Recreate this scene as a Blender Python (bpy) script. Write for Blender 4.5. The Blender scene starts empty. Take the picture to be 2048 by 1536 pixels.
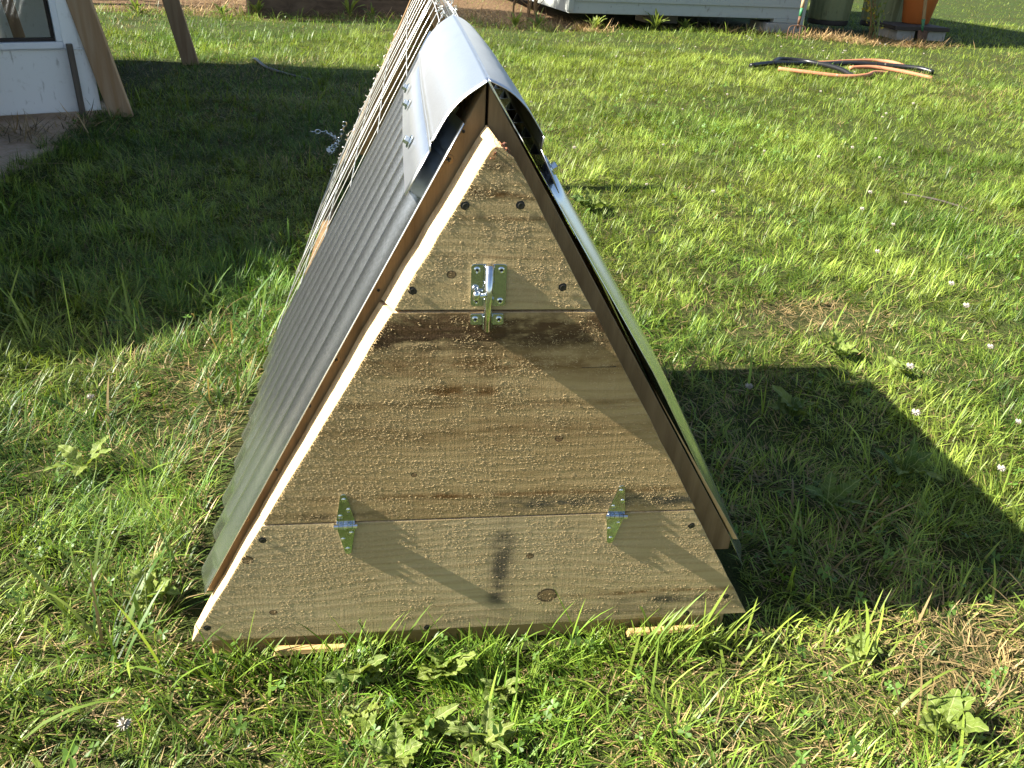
import bpy, bmesh, math, random
import numpy as np
from mathutils import Vector, Matrix
random.seed(7); rng = np.random.default_rng(7)
sc = bpy.context.scene
C = sc.collection

# ------------------------------------------------------------------ camera
cam = bpy.data.cameras.new('camera'); camo = bpy.data.objects.new('camera', cam); C.objects.link(camo)
r_, u_, f_ = (0.99173, -0.11851, 0.04925), (0.01532, 0.49035, 0.87139), (0.12742, 0.86343, -0.48811)
m = Matrix.Identity(4)
for i in range(3):
    m[i][0] = r_[i]; m[i][1] = u_[i]; m[i][2] = -f_[i]
m[0][3], m[1][3], m[2][3] = -0.0907, -0.7699, 0.7955
camo.matrix_world = m
cam.sensor_width = 36; cam.sensor_fit = 'HORIZONTAL'; cam.lens = 28.93
cam.clip_start = 0.02; cam.clip_end = 1000
sc.camera = camo
# ------------------------------------------------------------------ sky and sun
EL, AZ = math.radians(37.5), math.radians(2.3)          # the sun stands left, a touch in front of the coop's end wall
sun_to = Vector((-math.cos(EL)*math.cos(AZ), -math.cos(EL)*math.sin(AZ), math.sin(EL)))
w = bpy.data.worlds.new('World'); sc.world = w; w.use_nodes = True
nt = w.node_tree; bg = nt.nodes['Background']
sky = nt.nodes.new('ShaderNodeTexSky'); sky.sky_type = 'NISHITA'; sky.sun_disc = False
sky.sun_elevation = EL; sky.sun_rotation = math.atan2(sun_to.x, sun_to.y) % (2*math.pi)
sky.air_density = 1.0; sky.dust_density = 1.5; sky.ozone_density = 1.0
nt.links.new(sky.outputs[0], bg.inputs[0]); bg.inputs[1].default_value = 0.05
sl = bpy.data.lights.new('sun', 'SUN'); sl.energy = 5.0; sl.angle = math.radians(0.53); sl.color = (1.0, 0.95, 0.85)
so = bpy.data.objects.new('sun', sl); C.objects.link(so)
so.rotation_euler = (-sun_to).to_track_quat('-Z', 'Y').to_euler()
sc.view_settings.view_transform = 'Standard'; sc.view_settings.look = 'None'
sc.view_settings.gamma = 1; sc.view_settings.exposure = 2.05
sc.cycles.max_bounces = 6; sc.cycles.diffuse_bounces = 3; sc.cycles.transparent_max_bounces = 8
sc.cycles.use_denoising = True

GZ = -0.035                                             # ground level (the end wall's lower edge is z = 0)
# ------------------------------------------------------------------ mesh helpers
class MB:
    def __init__(s): s.v = []; s.f = []
    def add(s, vs, fs):
        b = len(s.v); s.v += [tuple(v) for v in vs]; s.f += [tuple(i+b for i in f) for f in fs]; return s
    def box(s, lo, hi, M=None):
        x0, y0, z0 = lo; x1, y1, z1 = hi
        vs = [(x0,y0,z0),(x1,y0,z0),(x1,y1,z0),(x0,y1,z0),(x0,y0,z1),(x1,y0,z1),(x1,y1,z1),(x0,y1,z1)]
        if M is not None: vs = [tuple(M @ Vector(v)) for v in vs]
        return s.add(vs, [(0,3,2,1),(4,5,6,7),(0,1,5,4),(1,2,6,5),(2,3,7,6),(3,0,4,7)])
    def prism(s, front, back):                           # two matching rings of 3D points
        n = len(front)
        fs = [tuple(range(n)), tuple(range(2*n-1, n-1, -1))]
        for i in range(n):
            j = (i+1) % n; fs.append((j, i, n+i, n+j))
        return s.add(list(front)+list(back), fs)
    def tube(s, pts, rad, n=8, cap=True, closed=False):
        pts = [Vector(p) for p in pts]; k = len(pts)
        rads = rad if hasattr(rad, '__len__') else [rad]*k
        vs = []; up = None
        for i, p in enumerate(pts):
            if closed: t = pts[(i+1) % k]-pts[i-1]
            else: t = pts[min(i+1, k-1)]-pts[max(i-1, 0)]
            t.normalize()
            if up is None:
                up = t.orthogonal().normalized()
            else:
                up = (up - t*up.dot(t)).normalized()
            b = t.cross(up)
            for q in range(n):
                a = 2*math.pi*q/n
                vs.append(p + (up*math.cos(a)+b*math.sin(a))*rads[i])
        fs = []
        for i in range(k if closed else k-1):
            for q in range(n):
                a0 = i*n+q; a1 = i*n+(q+1) % n; b0 = ((i+1) % k)*n+q; b1 = ((i+1) % k)*n+(q+1) % n
                fs.append((a0, a1, b1, b0))
        if cap and not closed:
            fs.append(tuple(range(n-1, -1, -1))); fs.append(tuple(range((k-1)*n, k*n)))
        return s.add(vs, fs)
    def lathe(s, prof, n=24, M=None):                    # prof: (radius, z) pairs
        vs = []
        for rr, z in prof:
            for q in range(n):
                a = 2*math.pi*q/n; v = Vector((rr*math.cos(a), rr*math.sin(a), z))
                vs.append(M @ v if M is not None else v)
        fs = []
        for i in range(len(prof)-1):
            for q in range(n):
                fs.append((i*n+q, i*n+(q+1) % n, (i+1)*n+(q+1) % n, (i+1)*n+q))
        fs.append(tuple(range(n-1, -1, -1))); fs.append(tuple(range((len(prof)-1)*n, len(prof)*n)))
        return s.add(vs, fs)
    def grid(s, P):                                      # P[i][j] points
        a, b = len(P), len(P[0]); vs = [p for row in P for p in row]
        fs = [(i*b+j, i*b+j+1, (i+1)*b+j+1, (i+1)*b+j) for i in range(a-1) for j in range(b-1)]
        return s.add(vs, fs)
    def build(s, name, mat, parent=None, smooth=False, bevel=0, solid=0, loc=None):
        me = bpy.data.meshes.new(name); me.from_pydata([tuple(v) for v in s.v], [], s.f)
        bm = bmesh.new(); bm.from_mesh(me); bmesh.ops.recalc_face_normals(bm, faces=bm.faces); bm.to_mesh(me); bm.free()
        if smooth:
            me.polygons.foreach_set('use_smooth', [True]*len(me.polygons))
        me.materials.append(mat)
        o = bpy.data.objects.new(name, me); C.objects.link(o)
        if loc is not None: o.location = loc
        if parent is not None: o.parent = parent
        if solid:
            md = o.modifiers.new('solid', 'SOLIDIFY'); md.thickness = solid; md.offset = 0
        if bevel:
            md = o.modifiers.new('bevel', 'BEVEL'); md.width = bevel; md.segments = 2; md.limit_method = 'ANGLE'
        return o

def tag(o, label, cat, group=None, kind=None):
    o['label'] = label; o['category'] = cat
    if group: o['group'] = group
    if kind: o['kind'] = kind
    return o
def struct(o, label=None):
    o['kind'] = 'structure'
    if label: o['label'] = label
    return o
def empty(name, loc, label, cat, group=None, rz=0):
    o = bpy.data.objects.new(name, None); C.objects.link(o); o.location = loc; o.rotation_euler = (0, 0, rz)
    o.empty_display_size = 0.1
    return tag(o, label, cat, group)
def copy_part(o, parent, loc=None, rot=None, scale=None):
    c = o.copy(); C.objects.link(c); c.parent = parent
    if loc is not None: c.location = loc
    if rot is not None: c.rotation_euler = rot
    if scale is not None: c.scale = scale
    return c

# ------------------------------------------------------------------ node helpers
class NT:
    def __init__(s, name):
        s.m = bpy.data.materials.new(name); s.m.use_nodes = True; s.t = s.m.node_tree
        s.b = s.t.nodes['Principled BSDF']; s.out = s.t.nodes['Material Output']
    def n(s, t): return s.t.nodes.new(t)
    def l(s, a, b): s.t.links.new(a, b)
    def put(s, sock, v):
        if v is None: return
        if hasattr(v, 'is_output'): s.l(v, sock)
        elif hasattr(v, '__len__') and len(v) == 3 and sock.type == 'RGBA': sock.default_value = (*v, 1)
        else: sock.default_value = v
    def coord(s, kind='Object'):
        return s.n('ShaderNodeTexCoord').outputs[kind]
    def xyz(s, v):
        n = s.n('ShaderNodeSeparateXYZ'); s.l(v, n.inputs[0]); return n.outputs
    def map(s, v, scale=(1,1,1), loc=(0,0,0), rot=(0,0,0)):
        n = s.n('ShaderNodeMapping'); s.l(v, n.inputs[0]); n.inputs['Scale'].default_value = scale
        n.inputs['Location'].default_value = loc; n.inputs['Rotation'].default_value = rot; return n.outputs[0]
    def noise(s, v, scale=5, detail=4, rough=0.55, dist=0):
        n = s.n('ShaderNodeTexNoise'); s.l(v, n.inputs['Vector']); n.inputs['Scale'].default_value = scale
        n.inputs['Detail'].default_value = detail; n.inputs['Roughness'].default_value = rough
        n.inputs['Distortion'].default_value = dist; return n.outputs[0]
    def vor(s, v, scale=5, feature='F1'):
        n = s.n('ShaderNodeTexVoronoi'); s.l(v, n.inputs['Vector']); n.inputs['Scale'].default_value = scale
        n.feature = feature; return n.outputs
    def wave(s, v, scale, dist, detail=2, dscale=1, direction='Z'):
        n = s.n('ShaderNodeTexWave'); s.l(v, n.inputs['Vector']); n.bands_direction = direction
        n.inputs['Scale'].default_value = scale; n.inputs['Distortion'].default_value = dist
        n.inputs['Detail'].default_value = detail; n.inputs['Detail Scale'].default_value = dscale; return n.outputs['Fac']
    def ramp(s, v, lo, hi, a=0.0, b=1.0):
        n = s.n('ShaderNodeMapRange'); s.put(n.inputs[0], v); n.inputs[1].default_value = lo; n.inputs[2].default_value = hi
        n.inputs[3].default_value = a; n.inputs[4].default_value = b; n.interpolation_type = 'SMOOTHSTEP'; return n.outputs[0]
    def math(s, op, a, b=None, clamp=False):
        n = s.n('ShaderNodeMath'); n.operation = op; s.put(n.inputs[0], a); s.put(n.inputs[1], b); n.use_clamp = clamp; return n.outputs[0]
    def mix(s, f, a, b, mode='MIX'):
        n = s.n('ShaderNodeMix'); n.data_type = 'RGBA'; n.blend_type = mode
        s.put(n.inputs[0], f); s.put(n.inputs[6], a); s.put(n.inputs[7], b); return n.outputs[2]
    def gauss(s, x, z, cx, cz, sx, sz):
        a = s.math('MULTIPLY', s.math('SUBTRACT', x, cx), 1/sx); b = s.math('MULTIPLY', s.math('SUBTRACT', z, cz), 1/sz)
        q = s.math('ADD', s.math('MULTIPLY', a, a), s.math('MULTIPLY', b, b))
        return s.math('POWER', 2.718, s.math('MULTIPLY', q, -1.0))
    def bump(s, h, strength=0.3, dist=0.002, prev=None):
        n = s.n('ShaderNodeBump'); s.l(h, n.inputs['Height']); n.inputs['Strength'].default_value = strength
        n.inputs['Distance'].default_value = dist
        if prev is not None: s.l(prev, n.inputs['Normal'])
        return n.outputs[0]
    def fin(s, col, rough=0.7, normal=None, metal=0.0, spec=None):
        s.put(s.b.inputs['Base Color'], col); s.put(s.b.inputs['Roughness'], rough); s.b.inputs['Metallic'].default_value = metal
        if normal is not None: s.l(normal, s.b.inputs['Normal'])
        if spec is not None: s.b.inputs['Specular IOR Level'].default_value = spec
        return s.m

def wood(name, a, b, axis='X', scale=1.0, bump=0.35, dark=None, rough=0.75):
    k = NT(name); v = k.coord()
    st = {'X': (3, 40, 40), 'Y': (40, 3, 40), 'Z': (40, 40, 3)}[axis]
    g = k.noise(k.map(v, tuple(q*scale for q in st)), 1.0, 6, 0.6, 0.6)
    g2 = k.noise(k.map(v, tuple(q*scale*4 for q in st)), 1.0, 3)
    col = k.mix(k.ramp(g, 0.3, 0.7), a, b)
    if dark: col = k.mix(k.ramp(k.noise(v, 6*scale, 5), 0.5, 0.75, 0, 0.7), col, dark)
    col = k.mix(k.ramp(g2, 0.55, 0.75, 0, 0.35), col, tuple(x*0.5 for x in a))
    return k.fin(col, rough, k.bump(k.math('ADD', g, g2), bump, 0.002), spec=0.25)

# --- the sawn boards of the end wall
def face_wood(name, seed, stains, knots, base=(0.485, 0.365, 0.180), base2=(0.40, 0.29, 0.132)):
    k = NT(name); v = k.coord(); x, y, z = k.xyz(v)
    vo = k.map(v, (1, 1, 1), (seed*3.7, 0, seed*1.3))
    warp = k.noise(k.map(vo, (2.2, 2, 6)), 1.0, 3, 0.5)
    zz = k.math('ADD', z, k.math('MULTIPLY', warp, 0.09))
    cb = k.n('ShaderNodeCombineXYZ'); k.l(k.math('MULTIPLY', x, 0.15), cb.inputs[0]); k.l(zz, cb.inputs[2])
    rings = k.wave(cb.outputs[0], 26, 1.5, 3, 2.0)
    grain = k.noise(k.map(vo, (9, 9, 260)), 1.0, 5, 0.65)
    saw = k.noise(k.map(vo, (330, 40, 9)), 1.0, 4, 0.6)
    blotch = k.noise(k.map(vo, (5, 5, 13)), 1.0, 5, 0.6)
    col = k.mix(k.ramp(blotch, 0.3, 0.7), base, base2)
    col = k.mix(k.ramp(rings, 0.55, 0.95, 0, 0.24), col, (0.26, 0.16, 0.06))
    col = k.mix(k.ramp(grain, 0.5, 0.72, 0, 0.45), col, (0.26, 0.17, 0.07))
    col = k.mix(k.ramp(saw, 0.52, 0.75, 0, 0.30), col, (0.55, 0.41, 0.21))
    mottle = k.ramp(k.noise(k.map(vo, (22, 20, 60)), 1.0, 6, 0.7), 0.32, 0.62)
    for cx, cz, sx, sz, amt, dc in stains:
        msk = k.math('MULTIPLY', k.math('MULTIPLY', k.gauss(x, z, cx, cz, sx, sz), mottle), amt, clamp=True)
        col = k.mix(msk, col, dc)
    for cx, cz, rr in knots:
        dx = k.math('SUBTRACT', x, cx); dz = k.math('MULTIPLY', k.math('SUBTRACT', z, cz), 1.15)
        d = k.math('SQRT', k.math('ADD', k.math('MULTIPLY', dx, dx), k.math('MULTIPLY', dz, dz)))
        d = k.math('ADD', d, k.math('MULTIPLY', k.math('SUBTRACT', blotch, 0.5), rr*0.8))
        core = k.ramp(d, rr*1.1, rr*0.7, 0, 0.8); col = k.mix(core, col, (0.15, 0.085, 0.035))
        ring = k.math('MULTIPLY', k.ramp(d, rr*1.25, rr*1.02), k.ramp(d, rr*0.72, rr*0.95))
        col = k.mix(k.math('MULTIPLY', ring, 0.9), col, (0.035, 0.02, 0.012))
    fine = k.noise(v, 520, 3, 0.7)
    h = k.math('ADD', k.math('MULTIPLY', saw, 0.7), k.math('ADD', k.math('MULTIPLY', grain, 0.7), k.math('ADD', k.math('MULTIPLY', fine, 0.8), k.math('MULTIPLY', rings, 0.35))))
    return k.fin(col, 0.72, k.bump(h, 0.75, 0.0012), spec=0.2)

DK = (0.055, 0.032, 0.015); BR = (0.15, 0.075, 0.022); GR = (0.09, 0.075, 0.045)
M_top = face_wood('sawn_pine_top', 1, [(0.0, 0.570, 0.09, 0.007, 1.1, BR), (0.0, 0.597, 0.03, 0.010, 0.7, DK), (0.02, 0.545, 0.2, 0.004, 0.7, BR), (0.0, 0.505, 0.15, 0.003, 0.4, BR)], [(-0.0443, 0.4868, 0.004)])
M_mid = face_wood('sawn_pine_door', 2, [(-0.08, 0.421, 0.15, 0.017, 2.0, DK), (0.06, 0.416, 0.10, 0.012, 1.2, DK), (0.0, 0.430, 0.30, 0.016, 1.3, (0.10, 0.055, 0.022)), (0.02, 0.385, 0.26, 0.016, 0.9, BR), (-0.03, 0.352, 0.06, 0.008, 1.4, BR), (0.0, 0.335, 0.3, 0.006, 0.7, BR), (0.0, 0.300, 0.25, 0.016, 0.6, BR),
      (0.08, 0.196, 0.07, 0.010, 1.6, GR), (0.23, 0.196, 0.10, 0.009, 1.6, GR), (-0.05, 0.212, 0.13, 0.004, 1.2, BR), (-0.18, 0.188, 0.1, 0.006, 0.8, DK), (0.15, 0.212, 0.2, 0.004, 0.8, BR)], [(0.0803, 0.2882, 0.0045), (-0.0836, 0.2434, 0.003)], (0.46, 0.33, 0.155), (0.36, 0.245, 0.105))
M_bot = face_wood('sawn_pine_sill', 3, [(0.026, 0.135, 0.014, 0.030, 1.3, (0.11, 0.09, 0.055)), (0.021, 0.088, 0.011, 0.042, 1.5, (0.10, 0.08, 0.05)), (0.018, 0.050, 0.012, 0.012, 1.1, (0.10, 0.08, 0.05)), (0.27, 0.033, 0.09, 0.008, 1.3, GR), (0.25, 0.047, 0.12, 0.004, 1.2, BR), (0.2, 0.012, 0.2, 0.012, 0.7, GR)],
      [(0.084, 0.0499, 0.0115), (0.0574, 0.1161, 0.0042), (-0.2568, 0.043, 0.004), (-0.2788, 0.1283, 0.006)], (0.475, 0.365, 0.195), (0.41, 0.305, 0.152))
M_raf = wood('rafter_wood', (0.27, 0.175, 0.085), (0.165, 0.10, 0.045), 'Z', 1.0, 0.4)
M_lit_edge = wood('lit_edge_wood', (0.60, 0.40, 0.18), (0.48, 0.30, 0.12), 'Z', 1.0, 0.3)  # pale tone stands for light on the right rafter's edge
M_cut = wood('fresh_cut', (0.70, 0.53, 0.31), (0.50, 0.33, 0.16), 'Z', 4.0, 0.8)
M_rail = wood('rail_wood', (0.55, 0.37, 0.17), (0.42, 0.26, 0.10), 'X', 1.0, 0.3)
M_back = wood('back_panel_wood', (0.30, 0.19, 0.075), (0.20, 0.12, 0.045), 'X', 0.5, 0.3)
M_pine = wood('weathered_pine', (0.36, 0.24, 0.14), (0.24, 0.145, 0.08), 'Z', 0.6, 0.4, (0.17, 0.10, 0.06))
M_pine2 = wood('fresh_pine', (0.50, 0.36, 0.23), (0.40, 0.24, 0.12), 'Z', 0.5, 0.3, (0.32, 0.17, 0.08))
M_grey = wood('grey_stake_wood', (0.16, 0.13, 0.10), (0.09, 0.07, 0.055), 'Z', 1.0, 0.5)
M_log = wood('old_timber', (0.16, 0.105, 0.065), (0.08, 0.05, 0.03), 'X', 0.4, 0.6, (0.05, 0.03, 0.02))

def galv(name, base, rough, sp, var):
    k = NT(name); v = k.coord()
    c = k.vor(v, sp)[1]; g = k.n('ShaderNodeRGBToBW'); k.l(c, g.inputs[0])
    n2 = k.noise(v, 14, 4)
    col = k.mix(k.math('MULTIPLY', g.outputs[0], var), base, tuple(q*0.55 for q in base))
    col = k.mix(k.ramp(n2, 0.45, 0.75, 0, 0.25), col, tuple(q*0.75 for q in base))
    ro = k.math('ADD', k.math('MULTIPLY', g.outputs[0], 0.06), rough-0.02)
    return k.fin(col, ro, k.bump(k.noise(v, 30, 3), 0.06, 0.002), 1.0)
M_galv = galv('galvanised_sheet', (0.64, 0.67, 0.69), 0.235, 900, 0.10)
M_cap = galv('galvanised_flashing', (0.66, 0.69, 0.73), 0.36, 700, 0.22)
def metal(name, col, rough, metalness=1.0, nscale=300):
    k = NT(name); v = k.coord(); n = k.noise(v, nscale, 3)
    return k.fin(k.mix(k.ramp(n, 0.3, 0.7), col, tuple(q*0.82 for q in col)), k.ramp(n, 0.2, 0.8, rough*0.8, rough*1.3), None, metalness)
M_zinc = metal('zinc_plate', (0.60, 0.66, 0.70), 0.13)
M_chrome = metal('bright_steel', (0.82, 0.83, 0.82), 0.12)
M_screw = metal('dark_screw', (0.05, 0.045, 0.035), 0.45, 0.7)
M_brass = metal('deck_screw', (0.30, 0.18, 0.08), 0.45, 0.6)
M_black = metal('slot_black', (0.012, 0.012, 0.012), 0.6, 0.0)
M_wire = metal('galvanised_wire', (0.74, 0.73, 0.68), 0.38, 0.75)
M_rust = metal('rusty_iron', (0.12, 0.06, 0.03), 0.7, 0.2, 60)

def paint(name, col, dirt=(0.25, 0.22, 0.15), amt=0.5, rough=0.5, sc_=14):
    k = NT(name); v = k.coord(); n = k.noise(v, sc_, 6, 0.7); n2 = k.noise(k.map(v, (60, 60, 12)), 1.0, 4)
    c = k.mix(k.ramp(n, 0.55, 0.8, 0, amt), col, dirt); c = k.mix(k.ramp(n2, 0.62, 0.72, 0, amt), c, tuple(q*0.6 for q in dirt))
    return k.fin(c, rough, k.bump(n, 0.1, 0.002), spec=0.4)
M_white = paint('white_paint', (0.86, 0.85, 0.82), (0.34, 0.29, 0.20), 0.45, 0.5, 34)
M_vinyl = paint('white_vinyl', (0.80, 0.81, 0.83), (0.5, 0.48, 0.42), 0.15, 0.35)
M_clap = paint('clapboard_paint', (0.35, 0.365, 0.335), (0.16, 0.14, 0.09), 0.6, 0.6, 9)
M_concrete = paint('concrete', (0.34, 0.32, 0.28), (0.16, 0.14, 0.10), 0.6, 0.9, 20)
M_dark = paint('dark_board', (0.045, 0.035, 0.028), (0.09, 0.07, 0.05), 0.5, 0.8)
M_roof = paint('asphalt_roof', (0.07, 0.07, 0.07), (0.12, 0.11, 0.10), 0.5, 0.9)
M_can = paint('olive_can_metal', (0.20, 0.21, 0.10), (0.08, 0.08, 0.04), 0.6, 0.42, 10)
M_pot = paint('terracotta_plastic', (0.42, 0.12, 0.025), (0.25, 0.10, 0.04), 0.4, 0.55, 8)
M_green = paint('green_handle_paint', (0.04, 0.16, 0.07), (0.10, 0.07, 0.04), 0.5, 0.5, 30)
M_ash = wood('ash_handle', (0.45, 0.33, 0.20), (0.36, 0.24, 0.13), 'Z', 2.0)
M_hose = paint('black_pipe', (0.012, 0.012, 0.013), (0.05, 0.045, 0.04), 0.35, 0.33, 20)
M_orange = paint('orange_pipe', (0.38, 0.155, 0.080), (0.30, 0.16, 0.09), 0.6, 0.7, 30)
k = NT('window_glass'); k.b.inputs['Transmission Weight'].default_value = 1; k.b.inputs['Roughness'].default_value = 0.02
k.b.inputs['IOR'].default_value = 1.15; k.b.inputs['Base Color'].default_value = (0.85, 0.88, 0.87, 1); M_glass = k.m

def leafmat(name, attr=None, col=(0.1, 0.2, 0.03), trans=0.35, rough=0.45, tr_tint=(1.2, 1.15, 0.6)):
    k = NT(name)
    if attr:
        a = k.n('ShaderNodeAttribute'); a.attribute_name = attr; c = a.outputs['Color']
    else:
        n = k.noise(k.coord(), 60, 4); c = k.mix(k.ramp(n, 0.3, 0.7), col, tuple(q*0.65 for q in col))
    k.put(k.b.inputs['Base Color'], c); k.b.inputs['Roughness'].default_value = rough
    k.b.inputs['Specular IOR Level'].default_value = 0.35
    t = k.n('ShaderNodeBsdfTranslucent'); k.l(k.mix(1.0, c, tr_tint, 'MULTIPLY'), t.inputs[0])
    mx = k.n('ShaderNodeMixShader'); mx.inputs[0].default_value = trans
    k.l(k.b.outputs[0], mx.inputs[1]); k.l(t.outputs[0], mx.inputs[2]); k.l(mx.outputs[0], k.out.inputs[0])
    return k.m
M_grass = leafmat('grass_blade', 'tint')
M_straw = leafmat('dry_straw', 'tint', trans=0.12, rough=0.7, tr_tint=(1, 0.9, 0.7))
def weedmat(name, col):                                  # leaf with midrib, side veins and browned spots; x runs along the leaf
    k = NT(name); v = k.coord(); x, y, z = k.xyz(v); ay = k.math('ABSOLUTE', y)
    oi = k.n('ShaderNodeObjectInfo'); n = k.noise(v, 90, 5, 0.65); n2 = k.noise(v, 320, 3)
    c = k.mix(k.ramp(n, 0.3, 0.7), col, tuple(q*0.6 for q in col))
    c = k.mix(k.math('MULTIPLY', oi.outputs['Random'], 0.55), c, (0.26, 0.29, 0.06))
    side = k.math('SINE', k.math('MULTIPLY', k.math('SUBTRACT', x, k.math('MULTIPLY', ay, 0.8)), 1050.0))
    vein = k.math('MAXIMUM', k.ramp(ay, 0.0011, 0.0004), k.ramp(side, 0.86, 1.0, 0, 0.6))
    c = k.mix(k.math('MULTIPLY', vein, 0.55), c, (0.36, 0.40, 0.16))
    c = k.mix(k.ramp(n2, 0.68, 0.76, 0, 0.7), c, (0.24, 0.15, 0.05))
    k.put(k.b.inputs['Base Color'], c); k.b.inputs['Roughness'].default_value = 0.55; k.b.inputs['Specular IOR Level'].default_value = 0.25
    h = k.math('ADD', k.math('MULTIPLY', n, 0.7), k.math('MULTIPLY', vein, -0.5)); k.l(k.bump(h, 0.6, 0.0016), k.b.inputs['Normal'])
    t = k.n('ShaderNodeBsdfTranslucent'); k.l(k.mix(1.0, c, (1.2, 1.15, 0.6), 'MULTIPLY'), t.inputs[0])
    mx = k.n('ShaderNodeMixShader'); mx.inputs[0].default_value = 0.38
    k.l(k.b.outputs[0], mx.inputs[1]); k.l(t.outputs[0], mx.inputs[2]); k.l(mx.outputs[0], k.out.inputs[0]); return k.m
M_leaf = weedmat('weed_leaf', (0.17, 0.25, 0.045))
M_leaf_d = weedmat('dark_weed_leaf', (0.085, 0.155, 0.035))
M_bush = leafmat('bush_leaf', None, (0.07, 0.13, 0.035), 0.3, 0.5)
M_stem = leafmat('green_stem', None, (0.17, 0.22, 0.07), 0.1, 0.6)
M_twig = wood('brown_stem', (0.24, 0.15, 0.07), (0.15, 0.09, 0.04), 'Z', 2.0)
M_yellow = leafmat('yellow_leaf', None, (0.45, 0.36, 0.05), 0.3, 0.5)
M_flower = leafmat('clover_petal', None, (0.55, 0.50, 0.42), 0.2, 0.7, (1, 1, 1))

# ------------------------------------------------------------------ ground
def hsh(ix, iy, s):
    h = (ix*374761393 + iy*668265263 + s*1442695041) & 0x7fffffff
    h = ((h ^ (h >> 13))*1274126177) & 0x7fffffff
    return ((h ^ (h >> 16)) & 0xffff)/65535.0
def vn(x, y, f, s):                                     # value noise 0..1
    x = np.asarray(x, float)*f; y = np.asarray(y, float)*f
    ix = np.floor(x).astype(np.int64); iy = np.floor(y).astype(np.int64); fx = x-ix; fy = y-iy
    fx = fx*fx*(3-2*fx); fy = fy*fy*(3-2*fy)
    a = hsh(ix, iy, s)*(1-fx)+hsh(ix+1, iy, s)*fx; b = hsh(ix, iy+1, s)*(1-fx)+hsh(ix+1, iy+1, s)*fx
    return a*(1-fy)+b*fy
def gz(x, y):
    d = np.hypot(x, np.asarray(y)-0.3)
    amp = np.clip((d-0.6)/2.0, 0.15, 1.0)
    return GZ + amp*(0.030*(vn(x, y, 0.9, 11)-0.5) + 0.016*(vn(x, y, 3.1, 12)-0.5)) + 0.006*(vn(x, y, 14, 13)-0.5)
def axis_pts(lo, hi, mid_lo, mid_hi, fine, n_out):
    mid = np.arange(mid_lo, mid_hi+1e-6, fine)
    t = (np.linspace(0, 1, n_out+1)[1:])**2.5
    return np.concatenate([(mid_lo+(lo-mid_lo)*t)[::-1], mid, mid_hi+(hi-mid_hi)*t])
xs = axis_pts(-250, 250, -3, 6, 0.06, 26); ys = axis_pts(-120, 400, -1.2, 9, 0.06, 26)
X, Y = np.meshgrid(xs, ys); Z = gz(X, Y); far = np.hypot(X, Y) > 14; Z[far] = GZ
gb = MB(); nx = len(xs)
gb.v = list(zip(X.ravel().tolist(), Y.ravel().tolist(), Z.ravel().tolist()))
gb.f = [(j*nx+i, j*nx+i+1, (j+1)*nx+i+1, (j+1)*nx+i) for j in range(len(ys)-1) for i in range(nx-1)]
k = NT('lawn_soil'); v = k.coord(); n1 = k.noise(v, 3, 6, 0.6); n2 = k.noise(v, 45, 5, 0.7); n3 = k.noise(v, 260, 3, 0.7)
x, y, z = k.xyz(v)
soil = k.mix(k.ramp(n2, 0.35, 0.65), (0.020, 0.016, 0.008), (0.070, 0.050, 0.024))
green = k.mix(k.ramp(n3, 0.35, 0.65), (0.018, 0.036, 0.007), (0.060, 0.085, 0.018))
far_f = k.ramp(y, 3.0, 9.0, 0.72, 0.95)
col = k.mix(k.math('MULTIPLY', far_f, k.ramp(n1, 0.3, 0.6, 0.5, 1.0)), soil, green)
bare = k.math('MULTIPLY', k.math('MULTIPLY', k.ramp(k.math('ADD', x, k.math('MULTIPLY', k.noise(v, 9, 3), 0.16)), -1.29, -1.36), k.ramp(y, 2.0, 2.1)), k.ramp(y, 3.5, 3.3))       # trodden earth before the hen house
col = k.mix(bare, col, k.mix(k.ramp(n2, 0.3, 0.7), (0.52, 0.36, 0.24), (0.64, 0.48, 0.35)))
nb = k.noise(v, 1.4, 4)
bed = k.math('MULTIPLY', k.ramp(k.math('ADD', y, k.math('MULTIPLY', nb, 0.5)), 7.35, 7.6), k.ramp(x, 1.9, 1.4))
col = k.mix(bed, col, k.mix(k.ramp(n2, 0.35, 0.65), (0.055, 0.034, 0.018), (0.17, 0.105, 0.055)))
ground = struct(gb.build('ground', k.fin(col, 0.95, k.bump(n3, 0.6, 0.01), spec=0.1), smooth=True), 'trodden lawn soil under the grass')

# ------------------------------------------------------------------ the A-frame coop
W, H, Z1, Z2 = 0.72, 0.6271, 0.1788, 0.4469
TH = 0.028
coop = empty('chicken_coop', (0, 0, 0), 'small A-frame coop with a sawn board end wall and corrugated metal sides', 'coop')
def xe(z, s): return s*W/2*(1-z/H)
def bev(z): return 0.002+0.0115*min(1, z/0.42)           # the saw leaned: the left edge opens to the front
def sawn(o):                                             # fresh saw cuts show pale wood
    o.data.materials.append(M_cut)
    for p in o.data.polygons:
        if abs(p.normal.y) < 0.9: p.material_index = 1
    return o
def board(name, pts, mat):
    m_ = MB(); fr = []; bk = []
    for (x, z, side) in pts:
        fr.append((x, 0, z))
        bk.append((x-(bev(z) if side else 0)*(1 if side < 0 else 0.9), TH, z))
    m_.prism(fr, bk); return sawn(m_.build(name, mat, coop, bevel=0.0008))
def edge(z0, z1, s, n=9, jit=0.0008):
    out = []
    for i in range(n):
        z = z0+(z1-z0)*i/(n-1); out.append((xe(z, s)+random.uniform(-jit, jit), z, s))
    return out
b_sill = board('sill_board', edge(0.0, Z1-0.0008, 1)+edge(Z1-0.0008, 0.0, -1), M_bot)
dr = [(x+0.0025, z, s) for x, z, s in edge(Z1+0.0010, Z2-0.0016, 1)]
b_door = board('door', dr+edge(Z2-0.0016, Z1+0.0010, -1), M_mid)
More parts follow.
